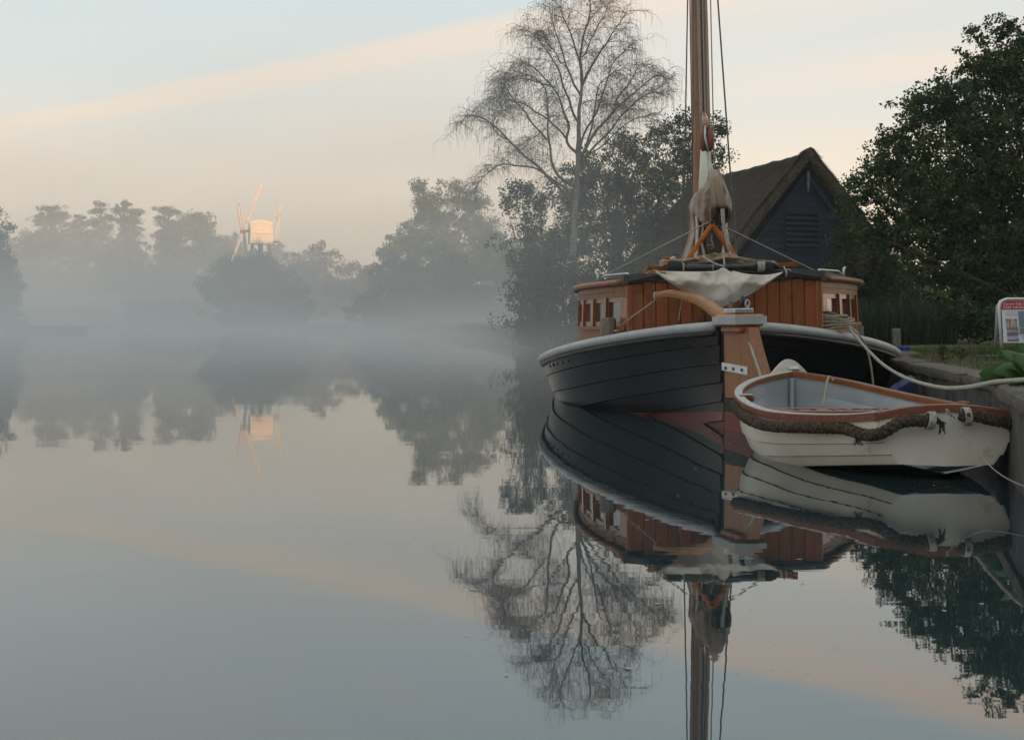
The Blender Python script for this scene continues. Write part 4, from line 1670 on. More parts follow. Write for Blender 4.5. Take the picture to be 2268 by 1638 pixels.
# roof
mb = MB()
rings = []
rs_ = [C0 - .06, 1.6, 2, 2.4, 2.8, 3.2, 3.6, 4.2, 5, 6, 7.5, 9.3]
for s in rs_:
    w = cw_(max(C0, s)) + .045
    rings.append([Vector((x * w, s, roofz(x * w * .96, max(3, s)))) for x in np.linspace(-1, 1, 17)] + [Vector((x * w, s, roofz(x * w * .96, max(C0, s)) - .035)) for x in np.linspace(1, -1, 17)])
mb.loft(rings)
mb.build('cabin_roof', mat('roof_canvas_paint', (.05, .045, .045), (.09, .08, .075), rough=.6), wh)
for sg in (-1, 1):
    b = MB()
    b.tube([Vector((sg * (cw_(s) + .045), s, 1.402)) for s in np.linspace(C0 - .02, 9.3, 40)], .031, 10)
    b.build('roof_moulding', 'varnish_y', wh, smooth=True)
    b = MB()
    pts = [Vector((sg * (cw_(s) * .86 - .05), s, roofz(cw_(s) * .86, s) + .03)) for s in np.linspace(1.5, 8.5, 24)]
    b.tube(pts, .03, 4)
    b.build('toe_rail', 'old_red_wood', wh)
    # tubular hand rail
    b = MB()
    q = [Vector((sg * (cw_(s) - .06), s, z)) for s, z in ((1.36, 1.41), (1.38, 1.475), (1.45, 1.492), (2.2, 1.50), (2.3, 1.485), (2.32, 1.41))]
    b.tube(q, .012, 8)
    b.build('hand_rail', 'steel', wh, smooth=True)
    b = MB()
    b.tube([Vector((sg * (cw_(2.5) - .06), 2.5, 1.41)), Vector((sg * (cw_(2.5) - .06), 2.5, 1.53)), Vector((sg * (cw_(2.6) - .06), 2.6, 1.55))], .014, 8)
    b.build('stanchion', 'steel', wh, smooth=True)
b = MB()
pts = [Vector((x, C0 - .045, roofz(x, C0) - .004)) for x in np.linspace(-.955, .955, 17)]
b.tube(pts, .027, 6)
b.build('roof_edge', 'black', wh, smooth=True)
for x0, x1 in ((-.82, -.37), (.41, .72)):
    b = MB()
    xm = (x0 + x1) / 2
    b.cbox((xm, C0 - .035, roofz(xm, C0) - .066), (x1 - x0, .03, .042), .008, Matrix.Rotation(R(-6 if xm < 0 else 6) * -1, 3, 'Y'))
    b.build('batten', 'black', wh)
# sliding hatch and coaming boards on the roof
b = MB()
b.cbox((0, 2.05, 1.53), (1.4, 1.5, .05), .01)
b.build('hatch', 'old_red_wood', wh)
for x0, x1 in ((-.76, -.28), (.25, .74)):
    b = MB()
    xm = (x0 + x1) / 2
    b.cbox((xm, C0, roofz(xm, C0) + .04), (x1 - x0, .03, .048), .006, Matrix.Rotation(R(-5 if xm < 0 else 5) * -1, 3, 'Y'))
    b.build('hatch_board', 'varnish_y', wh)
for x in (-.74, .71):
    b = MB()
    b.cbox((x, C0 - .12, .92), (.04, .05, .16), .008, Matrix.Rotation(R(-14 if x < 0 else 12), 3, 'Y'))
    b.build('deck_peg', 'old_red_wood', wh)

# bitts on deck
b = MB()
cb = lo(1347, 724, 13.95)
b.loft([[cb + Vector((.085 * math.cos(a) * k, .07 * math.sin(a) * k, z)) for a in np.linspace(0, 2 * PI, 13)[:-1]] for z, k in ((-.09, 1), (.05, 1), (.085, .9), (.10, .6))])
b.build('bollard', 'old_wood', wh, smooth=True, angle=40)
b = MB()
b.tube([cb + Vector((.05, -.03, -.04)), cb + Vector((.20, -.04, -.03))], .016, 6)
b.build('bollard_pin', 'steel', wh)
cr = lo(1838, 712, 13.5)
b = MB()
b.loft([[cr + Vector((.115 * math.cos(a) * k + sft, .075 * math.sin(a) * k, z)) for a in np.linspace(0, 2 * PI, 15)[:-1]] for z, k, sft in ((-.07, 1, 0), (.02, 1, 0), (.06, .95, -.01), (.09, .75, -.03), (.105, .4, -.05))])
b.build('bollard', 'black', wh, smooth=True)

# ------------------------------------------------------------------ mast and rigging
mf = Vector((0, 10.5, .5))
mt_ = lo(1538, -540, 22.6)
mp = [mf.lerp(mt_, t) for t in np.linspace(0, 1, 14)]
mb = MB()
mb.tube(mp, [.178 - .004 * i if i < 8 else .15 - .011 * (i - 7) for i in range(14)], 20)
mast = mb.build('mast', 'mast', wh, smooth=True)


def mastpt(py, ox=0., fy=-.22):
    """point just aft of the mast at picture height py"""
    a, b2 = lw(mf), lw(mt_)
    z = CAMH - (py - HY) / F * 22.6
    t = (z - a.z) / (b2.z - a.z)
    p = a.lerp(b2, t)
    return WI @ (p + Vector((ox, fy, 0)))


for ox0, ox1, r_, m_, y1 in ((-.07, -.03, .018, 'rope', 330), (-.05, -.01, .018, 'rope', 360), (.01, .05, .014, 'rope', 300), (.07, .10, .013, 'rope', 300), (.15, .18, .012, 'rope', 400), (-.17, -.19, .009, 'wire', 560)):
    b = MB()
    b.tube([mastpt(y, ox0 + (ox1 - ox0) * (y + 500) / 900, -.2) for y in np.linspace(-480, y1, 14)], r_, 6)
    b.build('halyard', m_, wh, smooth=True)
# dark slot line on the mast face
b = MB()
b.tube([mastpt(y, -.02, -.166) for y in np.linspace(-480, 330, 14)], .012, 4)
b.build('mast_groove', 'black', mast)
# shrouds
for a, b2, r_ in ((lo(1512, 600, 20.0), lo(1533, -560, 22.4), .012), (lo(1534, 560, 21.5), lo(1536, -560, 22.6), .010), (lo(1632, 585, 20.0), lo(1549, -560, 22.4), .014)):
    b = MB()
    b.tube(catenary(a, b2, .0, 6), r_, 5)
    b.build('shroud', 'wire', wh)
# pale gaff heel beside the mast
b = MB()
b.tube([lo(1560, 455, 19.5), lo(1563, 318, 20.3)], [.10, .075], 12)
b.build('gaff', 'cream', wh, smooth=True)
# the big wooden block
bc = lo(1565, 310, 19.0)
b = MB()
for sx in (-.05, .05):
    b.sphere(bc + Vector((sx, 0, 0)), (.062, .07, .165), 14, 10)
bl = b.build('block', 'old_red_wood', wh, smooth=True)
b = MB()
b.sphere(bc + Vector((.02, .03, -.02)), (.085, .06, .15), 12, 8)
b.build('sheave', 'black', bl, smooth=True)
b = MB()
b.tube([bc + Vector((-.02, -.07, .19)), bc + Vector((-.025, -.085, .05)), bc + Vector((-.01, -.088, -.05)), bc + Vector((.02, -.07, -.17))], .016, 6)
b.build('block_strop', 'steel', bl, smooth=True)
b = MB()
b.tube([bc + Vector((.02, -.05, -.17)), lo(1572, 352, 18.6), lo(1577, 372, 17.6), lo(1581, 384, 16.2)], .012, 6)
b.tube([bc + Vector((.0, -.05, -.17)), lo(1568, 356, 18.6), lo(1570, 400, 17.4)], .010, 6)
b.build('tackle_line', 'rope', bl, smooth=True)
b = MB()
b.tube([bc + Vector((.0, 0, .18)), mastpt(255, .02, -.2)], [.06, .045], 8)
b.build('wooden_toggle', 'mast', wh, smooth=True)

# ------------------------------------------------------------------ crutch with the stowed sail end
ap = lo(1577, 497, 15.7)
for px in (1516, 1638):
    b = MB()
    foot = lo(px, 584, 15.75)
    rot = (ap - foot).to_track_quat('Z', 'Y').to_matrix()
    L_ = (ap - foot).length
    b.cbox((ap + foot) / 2, (.075, .045, L_), .008, rot)
    b.build('crutch_leg', 'orange_wood', wh)
for sgn, (px, py, d_) in ((-1, (1337, 611, 18.0)), (1, (1829, 611, 17.4))):
    b = MB()
    b.tube([ap + Vector((.02 * sgn, 0, .03)), lo(px, py, d_)], .0085, 5)
    b.build('guy_line', 'rope', wh)


def cloth(rings, th=.006, closed=False, crease=0., cf=3.5):
    """a draped sheet with thickness from rows of points"""
    nr, nc = len(rings), len(rings[0])
    P0 = [[Vector(p) for p in r] for r in rings]
    if crease:
        def rdg(p):
            q0 = p * cf
            a = 1 - abs(noise.noise(Vector((q0.x * 1.6, q0.y, q0.z * .8)))) * 2.4
            b_ = 1 - abs(noise.noise(q0 * 2.3 + Vector((7, 3, 1)))) * 2.4
            return max(0, a) ** 2 + .45 * max(0, b_) ** 2
        P0 = [[p + Vector((0, -1, 0)) * crease * rdg(p) for p in r] for r in P0]
    back = []
    for i in range(nr):
        row = []
        for j in range(nc):
            a = P0[min(i + 1, nr - 1)][j] - P0[max(i - 1, 0)][j]
            if closed:
                c2 = P0[i][(j + 1) % nc] - P0[i][(j - 1) % nc]
            else:
                c2 = P0[i][min(j + 1, nc - 1)] - P0[i][max(j - 1, 0)]
            nn_ = a.cross(c2)
            nn_ = nn_.normalized() if nn_.length > 1e-9 else Vector((0, 1, 0))
            row.append(P0[i][j] + nn_ * th)
        back.append(row)
    mb = MB()
    o = nr * nc
    vs = [p for r in P0 for p in r] + [p for r in back for p in r]
    fs = []
    w = nc if closed else nc - 1
    for i in range(nr - 1):
        for j in range(w):
            k = (j + 1) % nc
            q_ = (i * nc + j, i * nc + k, (i + 1) * nc + k, (i + 1) * nc + j)
            fs += [q_, tuple(x + o for x in q_[::-1])]
    for i in (0, nr - 1):
        for j in range(w):
            k = (j + 1) % nc
            fs.append((i * nc + j, i * nc + k, o + i * nc + k, o + i * nc + j))
    if not closed:
        for j in (0, nc - 1):
            for i in range(nr - 1):
                fs.append((i * nc + j, (i + 1) * nc + j, o + (i + 1) * nc + j, o + i * nc + j))
    mb.add(vs, fs)
    return mb


def fold(p, amp, fr=6., seed=0.):
    return amp * noise.noise(Vector((p[0] * fr, p[1] * fr, p[2] * fr + seed)))


# hood of canvas pulled over the boom end: body and peaked tip
def hood():
    rows = []
    # (py, xl, xr, dnear, bulge)
    spec = [(378, 1576, 1588, 16.1), (386, 1569, 1597, 16.0), (400, 1566, 1603, 15.9), (415, 1556, 1607, 15.82), (425, 1545, 1611, 15.78), (440, 1541, 1616, 15.74),
            (455, 1540, 1618, 15.72), (470, 1541, 1617, 15.7), (480, 1543, 1613, 15.72), (488, 1549, 1606, 15.76), (496, 1560, 1598, 15.8), (502, 1568, 1590, 15.85)]
    fine = []
    for a_, b_ in zip(spec[:-1], spec[1:]):
        for k in range(4):
            fine.append(tuple(a_[q_] + (b_[q_] - a_[q_]) * k / 4 for q_ in range(4)))
    fine.append(spec[-1])
    for py, xl, xr, dn in fine:
        row = []
        n_ = 54
        for j in range(n_ + 1):
            a = -.2 + (PI + .4) * j / n_                  # open towards the mast
            cx_ = (xl + xr) / 2
            hw_ = (xr - xl) / 2
            px = cx_ - hw_ * math.cos(a)
            dd = dn + .55 * (1 - math.sin(a)) * (hw_ / 38)
            pleat = .018 * math.sin(a * 13 + py * .02) * min(1, max(0, (py - 395) / 60))
            p = lo(px, py, dd + pleat * 1.5)
            p += Vector((pleat * .5, fold((px * .01, py * .012, 1), .03, 1.8), fold((px * .012, py * .01, 2), .012, 2)))
            row.append(p)
        rows.append(row)
    return rows


hm = cloth(hood(), .006, crease=.06, cf=4.5)
sail = hm.build('sail_hood', 'canvas_pink', wh, smooth=True)
# flap in front of the hood, falling from the peak, its dark open mouth beneath
rows = []
for py, xl, xr, dd in ((380, 1577, 1587, 16.0), (392, 1570, 1597, 15.74), (410, 1571, 1601, 15.62), (430, 1573, 1604, 15.56), (450, 1574, 1608, 15.54), (459, 1575, 1607, 15.55)):
    row = []
    for j in range(13):
        t = j / 12
        b_ = .07 * math.sin(PI * t)
        row.append(lo(xl + (xr - xl) * t, py + 5 * abs(t - .5) * (py - 380) / 80, dd - b_ + .02 * math.sin(t * 17)))
    rows.append(row)
cloth(rows, .005).build('sail_flap', 'canvas_tan', wh, smooth=True)
b = MB()
rings = []
for k, (dd, s_) in enumerate(((15.60, 1), (15.63, .96), (16.1, .8))):
    cc = (1594, 472)
    rings.append([lo(cc[0] + 20 * s_ * math.copysign(abs(math.cos(a)) ** .7, math.cos(a)), cc[1] + 17 * s_ * math.copysign(abs(math.sin(a)) ** .7, math.sin(a)), dd) for a in np.linspace(0, 2 * PI, 17)[:-1]])
b.loft(rings, True, False)
b.add(rings[2], [tuple(range(16))])
b.build('sail_mouth', 'canvas_dark', wh, smooth=True)
b = MB()
b.tube([lo(1594, 474, 15.68), lo(1592, 470, 17), lo(1580, 455, 22)], .12, 14)
b.build('boom', mat('boom_wood', (.09, .075, .06), (.15, .12, .10), rough=.7), wh, smooth=True)


# canvas skirts hanging left and right of the crutch, and the dark bunch between
def skirt(tab, seed, m_):
    rows = []
    ft = []
    for a_, b_ in zip(tab[:-1], tab[1:]):
        for k in range(4):
            ft.append(tuple(a_[q_] + (b_[q_] - a_[q_]) * k / 4 for q_ in range(4)))
    ft.append(tab[-1])
    for py, xl, xr, dd in ft:
        row = []
        for j in range(31):
            t = j / 30
            px = xl + (xr - xl) * t
            row.append(lo(px + 2 * noise.noise(Vector((py * .03, t * 3, seed))), py, dd + .07 * math.sin(t * 11 + seed) * (1 if m_ != 'canvas_dark' else .6) + .12 * noise.noise(Vector((px * .02, py * .02, seed)))))
        rows.append(row)
    cloth(rows, .006, crease=.05, cf=4).build('sail_skirt', m_, wh, smooth=True)


skirt([(428, 1540, 1549, 16.6), (440, 1532, 1550, 16.55), (462, 1524, 1556, 16.5), (485, 1526, 1560, 16.5), (510, 1527, 1562, 16.4), (540, 1520, 1560, 16.3), (568, 1510, 1556, 16.2), (592, 1500, 1556, 16.1)], 1, 'canvas_pink')
skirt([(480, 1541, 1556, 16.1), (505, 1542, 1562, 16.1), (535, 1541, 1556, 16.1), (565, 1536, 1566, 16.1), (592, 1540, 1572, 16.05)], 2, 'canvas')
skirt([(485, 1598, 1612, 16.2), (510, 1598, 1611, 16.15), (540, 1600, 1618, 16.2), (565, 1598, 1628, 16.1), (592, 1590, 1636, 16.05)], 4, 'canvas')
b = MB()
rings = []
for py, cx_, hw_ in ((497, 1578, 12), (512, 1579, 20), (528, 1580, 26), (545, 1580, 28), (560, 1580, 25), (575, 1581, 28), (592, 1581, 30)):
    rings.append([lo(cx_ + hw_ * math.cos(a) * (1 + .12 * math.sin(5 * a + py)), py, 16.2 + .2 * math.sin(a)) for a in np.linspace(0, 2 * PI, 25)[:-1]])
b.loft(rings)
b.build('sail_bunch', 'canvas_dark', wh, smooth=True)
b = MB()
b.tube([lo(1598, 462, 15.5), lo(1600, 490, 15.5), lo(1606, 520, 15.55), lo(1612, 548, 15.55), lo(1618, 562, 15.5), lo(1626, 580, 15.4)], .013, 6)
b.tube([lo(1602, 462, 15.5), lo(1604, 500, 15.5), lo(1611, 540, 15.5), lo(1613, 556, 15.5)], .012, 6)
b.build('sheet_rope', 'rope', wh, smooth=True)
b = MB()
b.tube([lo(1577, 520, 15.95), lo(1576, 532, 15.95), lo(1580, 540, 15.95), lo(1577, 552, 15.95)], .008, 5)
b.tube([lo(1566, 545, 15.95), lo(1574, 541, 15.95), lo(1582, 547, 15.95)], .008, 5)
b.build('reef_lines', 'rope', wh, smooth=True)

# ------------------------------------------------------------------ things lying on the cabin roof
# black spar with padded ends
b = MB()
s0, s1 = lo(1478, 594, 15.0), lo(1712, 591, 14.9)
b.tube([s0, s1], .034, 12)
sp = b.build('spar', 'black', None, smooth=True)
sp.matrix_world = WM
tag(sp, 'black spar with padded ends lying across the aft end of the cabin roof', 'spar')
b = MB()
for c0, rr_, ln in ((lo(1494, 594, 15.0), .072, .15), (lo(1700, 591, 14.9), .052, .11)):
    dv = (s1 - s0).normalized()
    b_ = MB()
    b_.tube([c0 - dv * ln / 2, c0 - dv * ln * .38, c0, c0 + dv * ln * .38, c0 + dv * ln / 2], [rr_ * .6, rr_ * .95, rr_, rr_ * .95, rr_ * .7], 14)
    b_.build('spar_pad', mat('pad_dark', (.02, .024, .03), (.04, .045, .05), rough=.8, bump=.3, bscale=60) if 'pad' not in M else M['pad'], sp, smooth=True)
for c0 in (lo(1508, 594, 15.0), lo(1686, 590, 14.9)):
    b_ = MB()
    for k in range(4):
        cc = c0 + dv * .018 * (k - 1.5)
        b_.tube([cc + Vector((0, math.cos(a), math.sin(a))) * .044 for a in np.linspace(0, 2 * PI, 14)], .010, 5)
    b_.build('lashing', 'rope', sp, smooth=True)
# rolled tan canvas
rows = []
prof_ = [(1512, 592, 577), (1530, 592, 574), (1550, 590, 569), (1575, 588, 565), (1600, 586, 564), (1622, 586, 567), (1645, 588, 573), (1665, 589, 577), (1690, 590, 579), (1715, 593, 582), (1726, 597, 590)]
pf2 = []
for a_, b_ in zip(prof_[:-1], prof_[1:]):
    for k in range(5):
        pf2.append(tuple(a_[q_] + (b_[q_] - a_[q_]) * k / 5 for q_ in range(3)))
for px, yb, yt in pf2 + [prof_[-1]]:
    row = []
    for j in range(36):
        a = 2 * PI * j / 36
        hz2 = (yb - yt) / 2
        k = 1 + .20 * math.sin(a * 4 + px * .06) + .1 * noise.noise(Vector((px * .05, a * 2, 3)))
        row.append(lo(px, (yb + yt) / 2 - hz2 * math.sin(a) * k, 15.32 + .17 * math.cos(a) * k) + Vector((0, -1, .35)) * .05 * max(0, 1 - abs(noise.noise(Vector((px * .035, a * 1.4, 1)))) * 3))
    rows.append(row)
b = MB()
b.loft(rows)
cr_ = b.build('canvas_roll', 'canvas_tan', None, smooth=True)
cr_.matrix_world = WM
tag(cr_, 'crumpled roll of tan canvas lashed on the cabin roof behind the black spar', 'canvas')
b = MB()
for (x, y) in (((1535, 570), (1604, 592)),):
    pass
b.tube(spline([lo(1556, 568, 15.1), lo(1572, 578, 15.0), lo(1590, 586, 14.92), lo(1603, 590, 14.88)], 5), .009, 5)
b.tube(spline([lo(1602, 566, 15.1), lo(1604, 578, 15.0), lo(1604, 592, 14.9)], 5), .009, 5)
b.tube([lo(1576, 594, 14.95), lo(1574, 588, 14.9), lo(1578, 585, 14.9), lo(1580, 598, 14.9)], .006, 5)
b.build('tie_line', 'rope', cr_, smooth=True)
# the hanging pale awning
rows = []
nr_, nc_ = 34, 91
for i in range(nr_):
    v_ = i / (nr_ - 1)
    row = []
    for j in range(nc_):
        u_ = j / (nc_ - 1)
        x = 1453 + (1733 - 1453) * u_
        # upper edge with a tuck in the middle, lower edge a deep curve
        top_ = 601 + 5 * math.sin(u_ * 9) * (u_ > .6) + 9 * (abs(math.sin(PI * u_)) ** .7) * (1 - math.exp(-((u_ - .53) / .10) ** 2)) * (.25 if u_ < .5 else .8) - 7 * math.exp(-((u_ - .53) / .035) ** 2)
        e = abs(u_ - .50) / .50
        bot_ = 603 + 76 * (1 - e ** 1.35)
        y = top_ + (bot_ - top_) * v_
        dep = 14.78 - .10 * math.sin(PI * v_) * math.sin(PI * u_) + .05 * math.sin(u_ * 15 + v_ * 3) * (1 - v_) + .07 * noise.noise(Vector((u_ * 5, v_ * 2.5, 4)))
        row.append(lo(x, y, dep))
    rows.append(row)
aw = cloth(rows, .005, crease=.055, cf=2.6).build('awning', 'canvas', None, smooth=True)
aw.matrix_world = WM
tag(aw, 'pale canvas sheet hanging in a curve over the cabin end', 'sheet')
b = MB()
b.tube([rows[0][j] + Vector((0, -.01, 0)) for j in range(nc_)], .007, 5)
b.tube([rows[-1][j] + Vector((0, -.006, 0)) for j in range(nc_)], .006, 5)
b.build('hem', 'canvas', aw, smooth=True)
# small flag-coloured bundle, wooden blocks, winch bits at the left of the roof
b = MB()
rows2 = []
for i in range(7):
    row = []
    for j in range(9):
        row.append(lo(1468 + 34 * j / 8, 602 - 9 * i / 6 - 1.5 * math.sin(j * 2.2), 15.6 + .25 * i / 6 + .02 * math.sin(j * 3)))
    rows2.append(row)
flag_m, fn, fl_, fp = new_mat('flag_cloth')
tcn = fn.new('ShaderNodeTexCoord')
spx = fn.new('ShaderNodeTexWave')
spx.inputs['Scale'].default_value = 5.5
fl_.new(tcn.outputs['Object'], spx.inputs['Vector'])
frp = fn.new('ShaderNodeValToRGB')
frp.color_ramp.interpolation = 'CONSTANT'
frp.color_ramp.elements[0].color = (.42, .02, .03, 1)
frp.color_ramp.elements[1].position = .45
frp.color_ramp.elements[1].color = (.6, .6, .6, 1)
e3 = frp.color_ramp.elements.new(.62)
e3.color = (.03, .04, .18, 1)
fl_.new(spx.outputs['Fac'], frp.inputs[0])
fl_.new(frp.outputs[0], fp.inputs['Base Color'])
fp.inputs['Roughness'].default_value = .9
fg = cloth(rows2, .01).build('folded_flag', flag_m, None, smooth=True)
fg.matrix_world = WM
tag(fg, 'folded red, white and blue flag lying on the left of the cabin roof', 'flag')
b = MB()
b.cbox(lo(1478, 584, 16.3), (.10, .08, .15), .01)
o = b.build('roof_block', 'varnish', wh)
for px, py, w_ in ((1466, 590, .05), (1470, 584, .03)):
    b = MB()
    b.cbox(lo(px, py, 16.4), (w_, .05, .13), .006)
    b.build('roof_fitting', 'steel', wh)
b = MB()
b.tube([lo(1486, 574, 16.0), lo(1492, 570, 16.0), lo(1497, 576, 16.0), lo(1495, 584, 16)], .016, 6)
b.build('winch_handle', 'steel', wh, smooth=True)
b = MB()
b.tube([lo(1425, 606, 15.9), lo(1425, 596, 15.9), lo(1430, 596, 15.9), lo(1430, 606, 15.9)], .012, 5)
b.build('wooden_peg', 'tiller', wh)
b = MB()
b.tube(spline([lo(1428, 607, 15.2), lo(1440, 602, 15.1), lo(1448, 599, 15.1), lo(1456, 600, 15.0)], 4), .009, 5)
b.tube(spline([lo(1434, 608, 15.2), lo(1445, 605, 15.1), lo(1455, 603, 15.0)], 4), .008, 5)
for k in range(3):
    cc = lo(1489, 578 + 4 * k, 15.25)
    b.tube([cc + Vector((.085 * math.cos(a), .05 * math.sin(a), .006 * math.sin(3 * a + k))) for a in np.linspace(0, 2 * PI, 18)], .014, 6)
ro = b.build('coiled_line', 'tiller', None, smooth=True)
ro.matrix_world = WM
tag(ro, 'small yellow-brown coil of line on the roof beside the left spar pad', 'rope')
b = MB()
pts = spline([lo(1736, 590, 14.8), lo(1742, 603, 14.7), lo(1741, 612, 14.7)], 4)
b.tube(pts, .007, 5)
pts = spline([lo(1738, 598, 14.8), lo(1748, 596, 14.8), lo(1752, 600, 14.8)], 4)
b.tube(pts, .007, 5)
b.build('tie_line', 'rope', aw, smooth=True)

# ------------------------------------------------------------------ mooring ropes
b = MB()
for k in range(5):
    z_ = -.055 + .026 * k
    grow = (1.0, 1.05, .98, .9, .82)[k]
    pts = []
    for a in np.linspace(0, 2 * PI, 30):
        x = .225 * grow * math.copysign(abs(math.cos(a)) ** .8, math.cos(a))
        pts.append(cr + Vector((x + .02 - .008 * k, .10 * math.sin(a) * (1 + .05 * k), z_ - .03 * (x < 0) * (2 - k) * .3 + .014 * noise.noise(Vector((a, k, 0))))))
    laid_rope(b, pts, .0165, .05, 3, 5)
coil = b.build('mooring_rope', 'rope_coil', None, smooth=True)
coil.matrix_world = WM
tag(coil, 'weathered rope coiled thickly round the right-hand stern bollard', 'rope')
b = MB()
pA = at(1883, 724, 13.35)
wpts = spline([pA, at(1893, 742, 13.2), at(1925, 778, 12.8), at(1960, 810, 12.0), at(2010, 838, 11.1), at(2080, 857, 10.0), at(2140, 857, 9.2), at(2200, 846, 8.4), at(2250, 842, 7.9), at(2330, 836, 7.3)], 8)
laid_rope(b, wpts, .0145, .055, 3, 6)
tag(b.build('mooring_rope', 'rope', None, smooth=True), 'thick pale mooring rope sagging from the wherry stern to the quay', 'rope')
b = MB()
b.tube(spline([at(1888, 726, 13.3), at(1905, 745, 13.25), at(1917, 765, 13.3), at(1928, 805, 13.3), at(1935, 858, 13.3)], 6), .011, 6)
tag(b.build('mooring_rope', 'rope_coil', None, smooth=True), 'thin dark line hanging straight down from the right-hand stern bollard', 'rope')
b = MB()
laid_rope(b, spline([lw(rp(.22, .075, 1.13)), at(1648, 716, 11.9), at(1662, 764, 11.7), at(1676, 806, 11.5), at(1687, 840, 11.35)], 6), .0125, .04, 3, 5)
tag(b.build('painter_rope', 'rope', None, smooth=True), 'pale rope running down from the rudder head to the bow of the white dinghy', 'rope')
# ================================================================== the white dinghy
DO = Vector((2.5, 9.6, 0))
dg = thing('dinghy', 'small white clinker dinghy with a thick dark rope fender, lying under the wherry stern', 'boat', DO)
# gunwale outline, quarter by quarter, from the transom forward
PORT = [(2.30, 8.40, .415), (2.17, 8.62, .385), (1.93, 8.90, .368), (1.77, 9.30, .365), (1.695, 9.75, .40), (1.73, 10.25, .447), (1.88, 10.72, .49), (2.09, 11.08, .525), (2.36, 11.30, .56)]
STBD = [(3.13, 8.35, .42), (3.17, 8.75, .40), (3.17, 9.2, .395), (3.13, 9.7, .405), (3.05, 10.1, .42), (2.93, 10.5, .45), (2.78, 10.88, .49), (2.60, 11.15, .525), (2.36, 11.30, .56)]


def resample(line, n):
    pts = spline(line, 8)
    L = [0]
    for i in range(1, len(pts)):
        L.append(L[-1] + (pts[i] - pts[i - 1]).length)
    out = []
    for i in range(n + 1):
        x = L[-1] * i / n
        j = max(0, min(len(pts) - 2, int(np.searchsorted(L, x, side='right') - 1)))
        out.append(pts[j].lerp(pts[j + 1], (x - L[j]) / max(1e-9, L[j + 1] - L[j])))
    return out


ND = 26
GP, GS = resample(PORT, ND), resample(STBD, ND)
WFT = [(0, .66), (.15, .72), (.4, .76), (.6, .72), (.8, .56), (.93, .34), (1, .1)]
ZBT = [(0, .095), (.2, .03), (.4, -.05), (.8, -.05), (.93, .0), (1, .06)]


def dsec(i, side_, t, off=0.):
    """hull surface point: t = 0 gunwale .. 1 turn of bilge .. 2 keel"""
    G_ = (GP if side_ < 0 else GS)[i]
    C_ = (GP[i] + GS[i]) / 2
    u = i / ND
    zb_ = interp(u, ZBT)
    wf_ = interp(u, WFT)
    d_ = G_ - C_
    hl_ = Vector((d_.x, d_.y, 0))
    if t <= 1:
        z = G_.z + (zb_ - G_.z) * t
        f = 1 - (1 - wf_) * t ** 2.4
    else:
        z = zb_ - .06 * (t - 1)
        f = wf_ * (1 - (t - 1))
    nrm = hl_.normalized() if hl_.length > .01 else Vector((0, 1, 0))
    p = Vector((C_.x, C_.y, 0)) + hl_ * f + nrm * off
    # stem rounding forward of the outline
    return Vector((p.x, p.y, z))


cuts = [0, .30, .56, .80, 1.0, 1.5, 2.0]
for sd2 in (-1, 1):
    for k in range(len(cuts) - 1):
        rings = []
        for i in range(ND + 1):
            ring = []
            for j in range(4):
                t = cuts[k] + (cuts[k + 1] + (.012 if k < 4 else 0) - cuts[k]) * j / 3
                ring.append(dsec(i, sd2, t, (.002 + .017 * j / 3) if k < 5 else 0))
            ring.append(dsec(i, sd2, cuts[k + 1], -.012))
            ring.append(dsec(i, sd2, cuts[k], -.012))
            rings.append(ring)
        mb = MB()
        mb.loft(rings)
        mb.build('hull_plank', 'dinghy_white' if k < 4 else 'black', dg, off=DO, smooth=True, angle=35)
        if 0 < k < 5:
            sm = MB()  # brown lap line: dirt, also painted in place of the faint lap shadow
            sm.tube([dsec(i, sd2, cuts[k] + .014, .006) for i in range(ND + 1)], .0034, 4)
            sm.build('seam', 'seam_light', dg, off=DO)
    # inner skin with ribs of lapped planks
    rings = []
    for i in range(ND + 1):
        rings.append([dsec(i, sd2, t, -.016 - (.006 if j % 2 else 0)) for j, t in enumerate((0.02, .28, .30, .54, .56, .78, .8, 1.0, 1.5, 2.0))])
    mb = MB()
    mb.loft(rings, False)
    mb.build('inner_skin', 'dinghy_inner', dg, off=DO, smooth=True, angle=30)
# transom
u_ = (GS[0] - GP[0]).normalized()
u_.z = 0
nout = Vector((u_.y, -u_.x, 0)).normalized()
if nout.y > 0:
    nout = -nout
pts2 = [dsec(0, -1, t) for t in (0, .3, .56, .8, .92, 1.0)]
pts3 = [dsec(0, 1, t) for t in (0, .3, .56, .8, .92, 1.0)]
outline = pts2 + [(pts2[-1] + pts3[-1]) / 2 + Vector((0, 0, -.01))] + pts3[::-1] + [(GP[0] + GS[0]) / 2 + Vector((0, 0, .05))]
b = MB()
vs = [p + nout * .006 for p in outline] + [p - nout * .022 for p in outline]
n_ = len(outline)
b.add(vs, [tuple(range(n_)), tuple(range(n_, 2 * n_))] + [(i, (i + 1) % n_, n_ + (i + 1) % n_, n_ + i) for i in range(n_)])
b.build('transom', 'dinghy_white', dg, off=DO)
# transom top plank in wood, slightly arched
b = MB()
rings = []
for i in range(15):
    t = -.04 + 1.08 * i / 14
    p = GP[0].lerp(GS[0], t) + Vector((0, 0, .05 * (1 - (2 * t - 1) ** 2) - .012))
    rings.append([p + nout * .02 + Vector((0, 0, -.03)), p + nout * .02 + Vector((0, 0, .015)), p - nout * .02 + Vector((0, 0, .020)), p - nout * .03 + Vector((0, 0, -.03))])
b.loft(rings)
b.build('transom_cap', 'old_red_wood', dg, off=DO, smooth=True, angle=30)
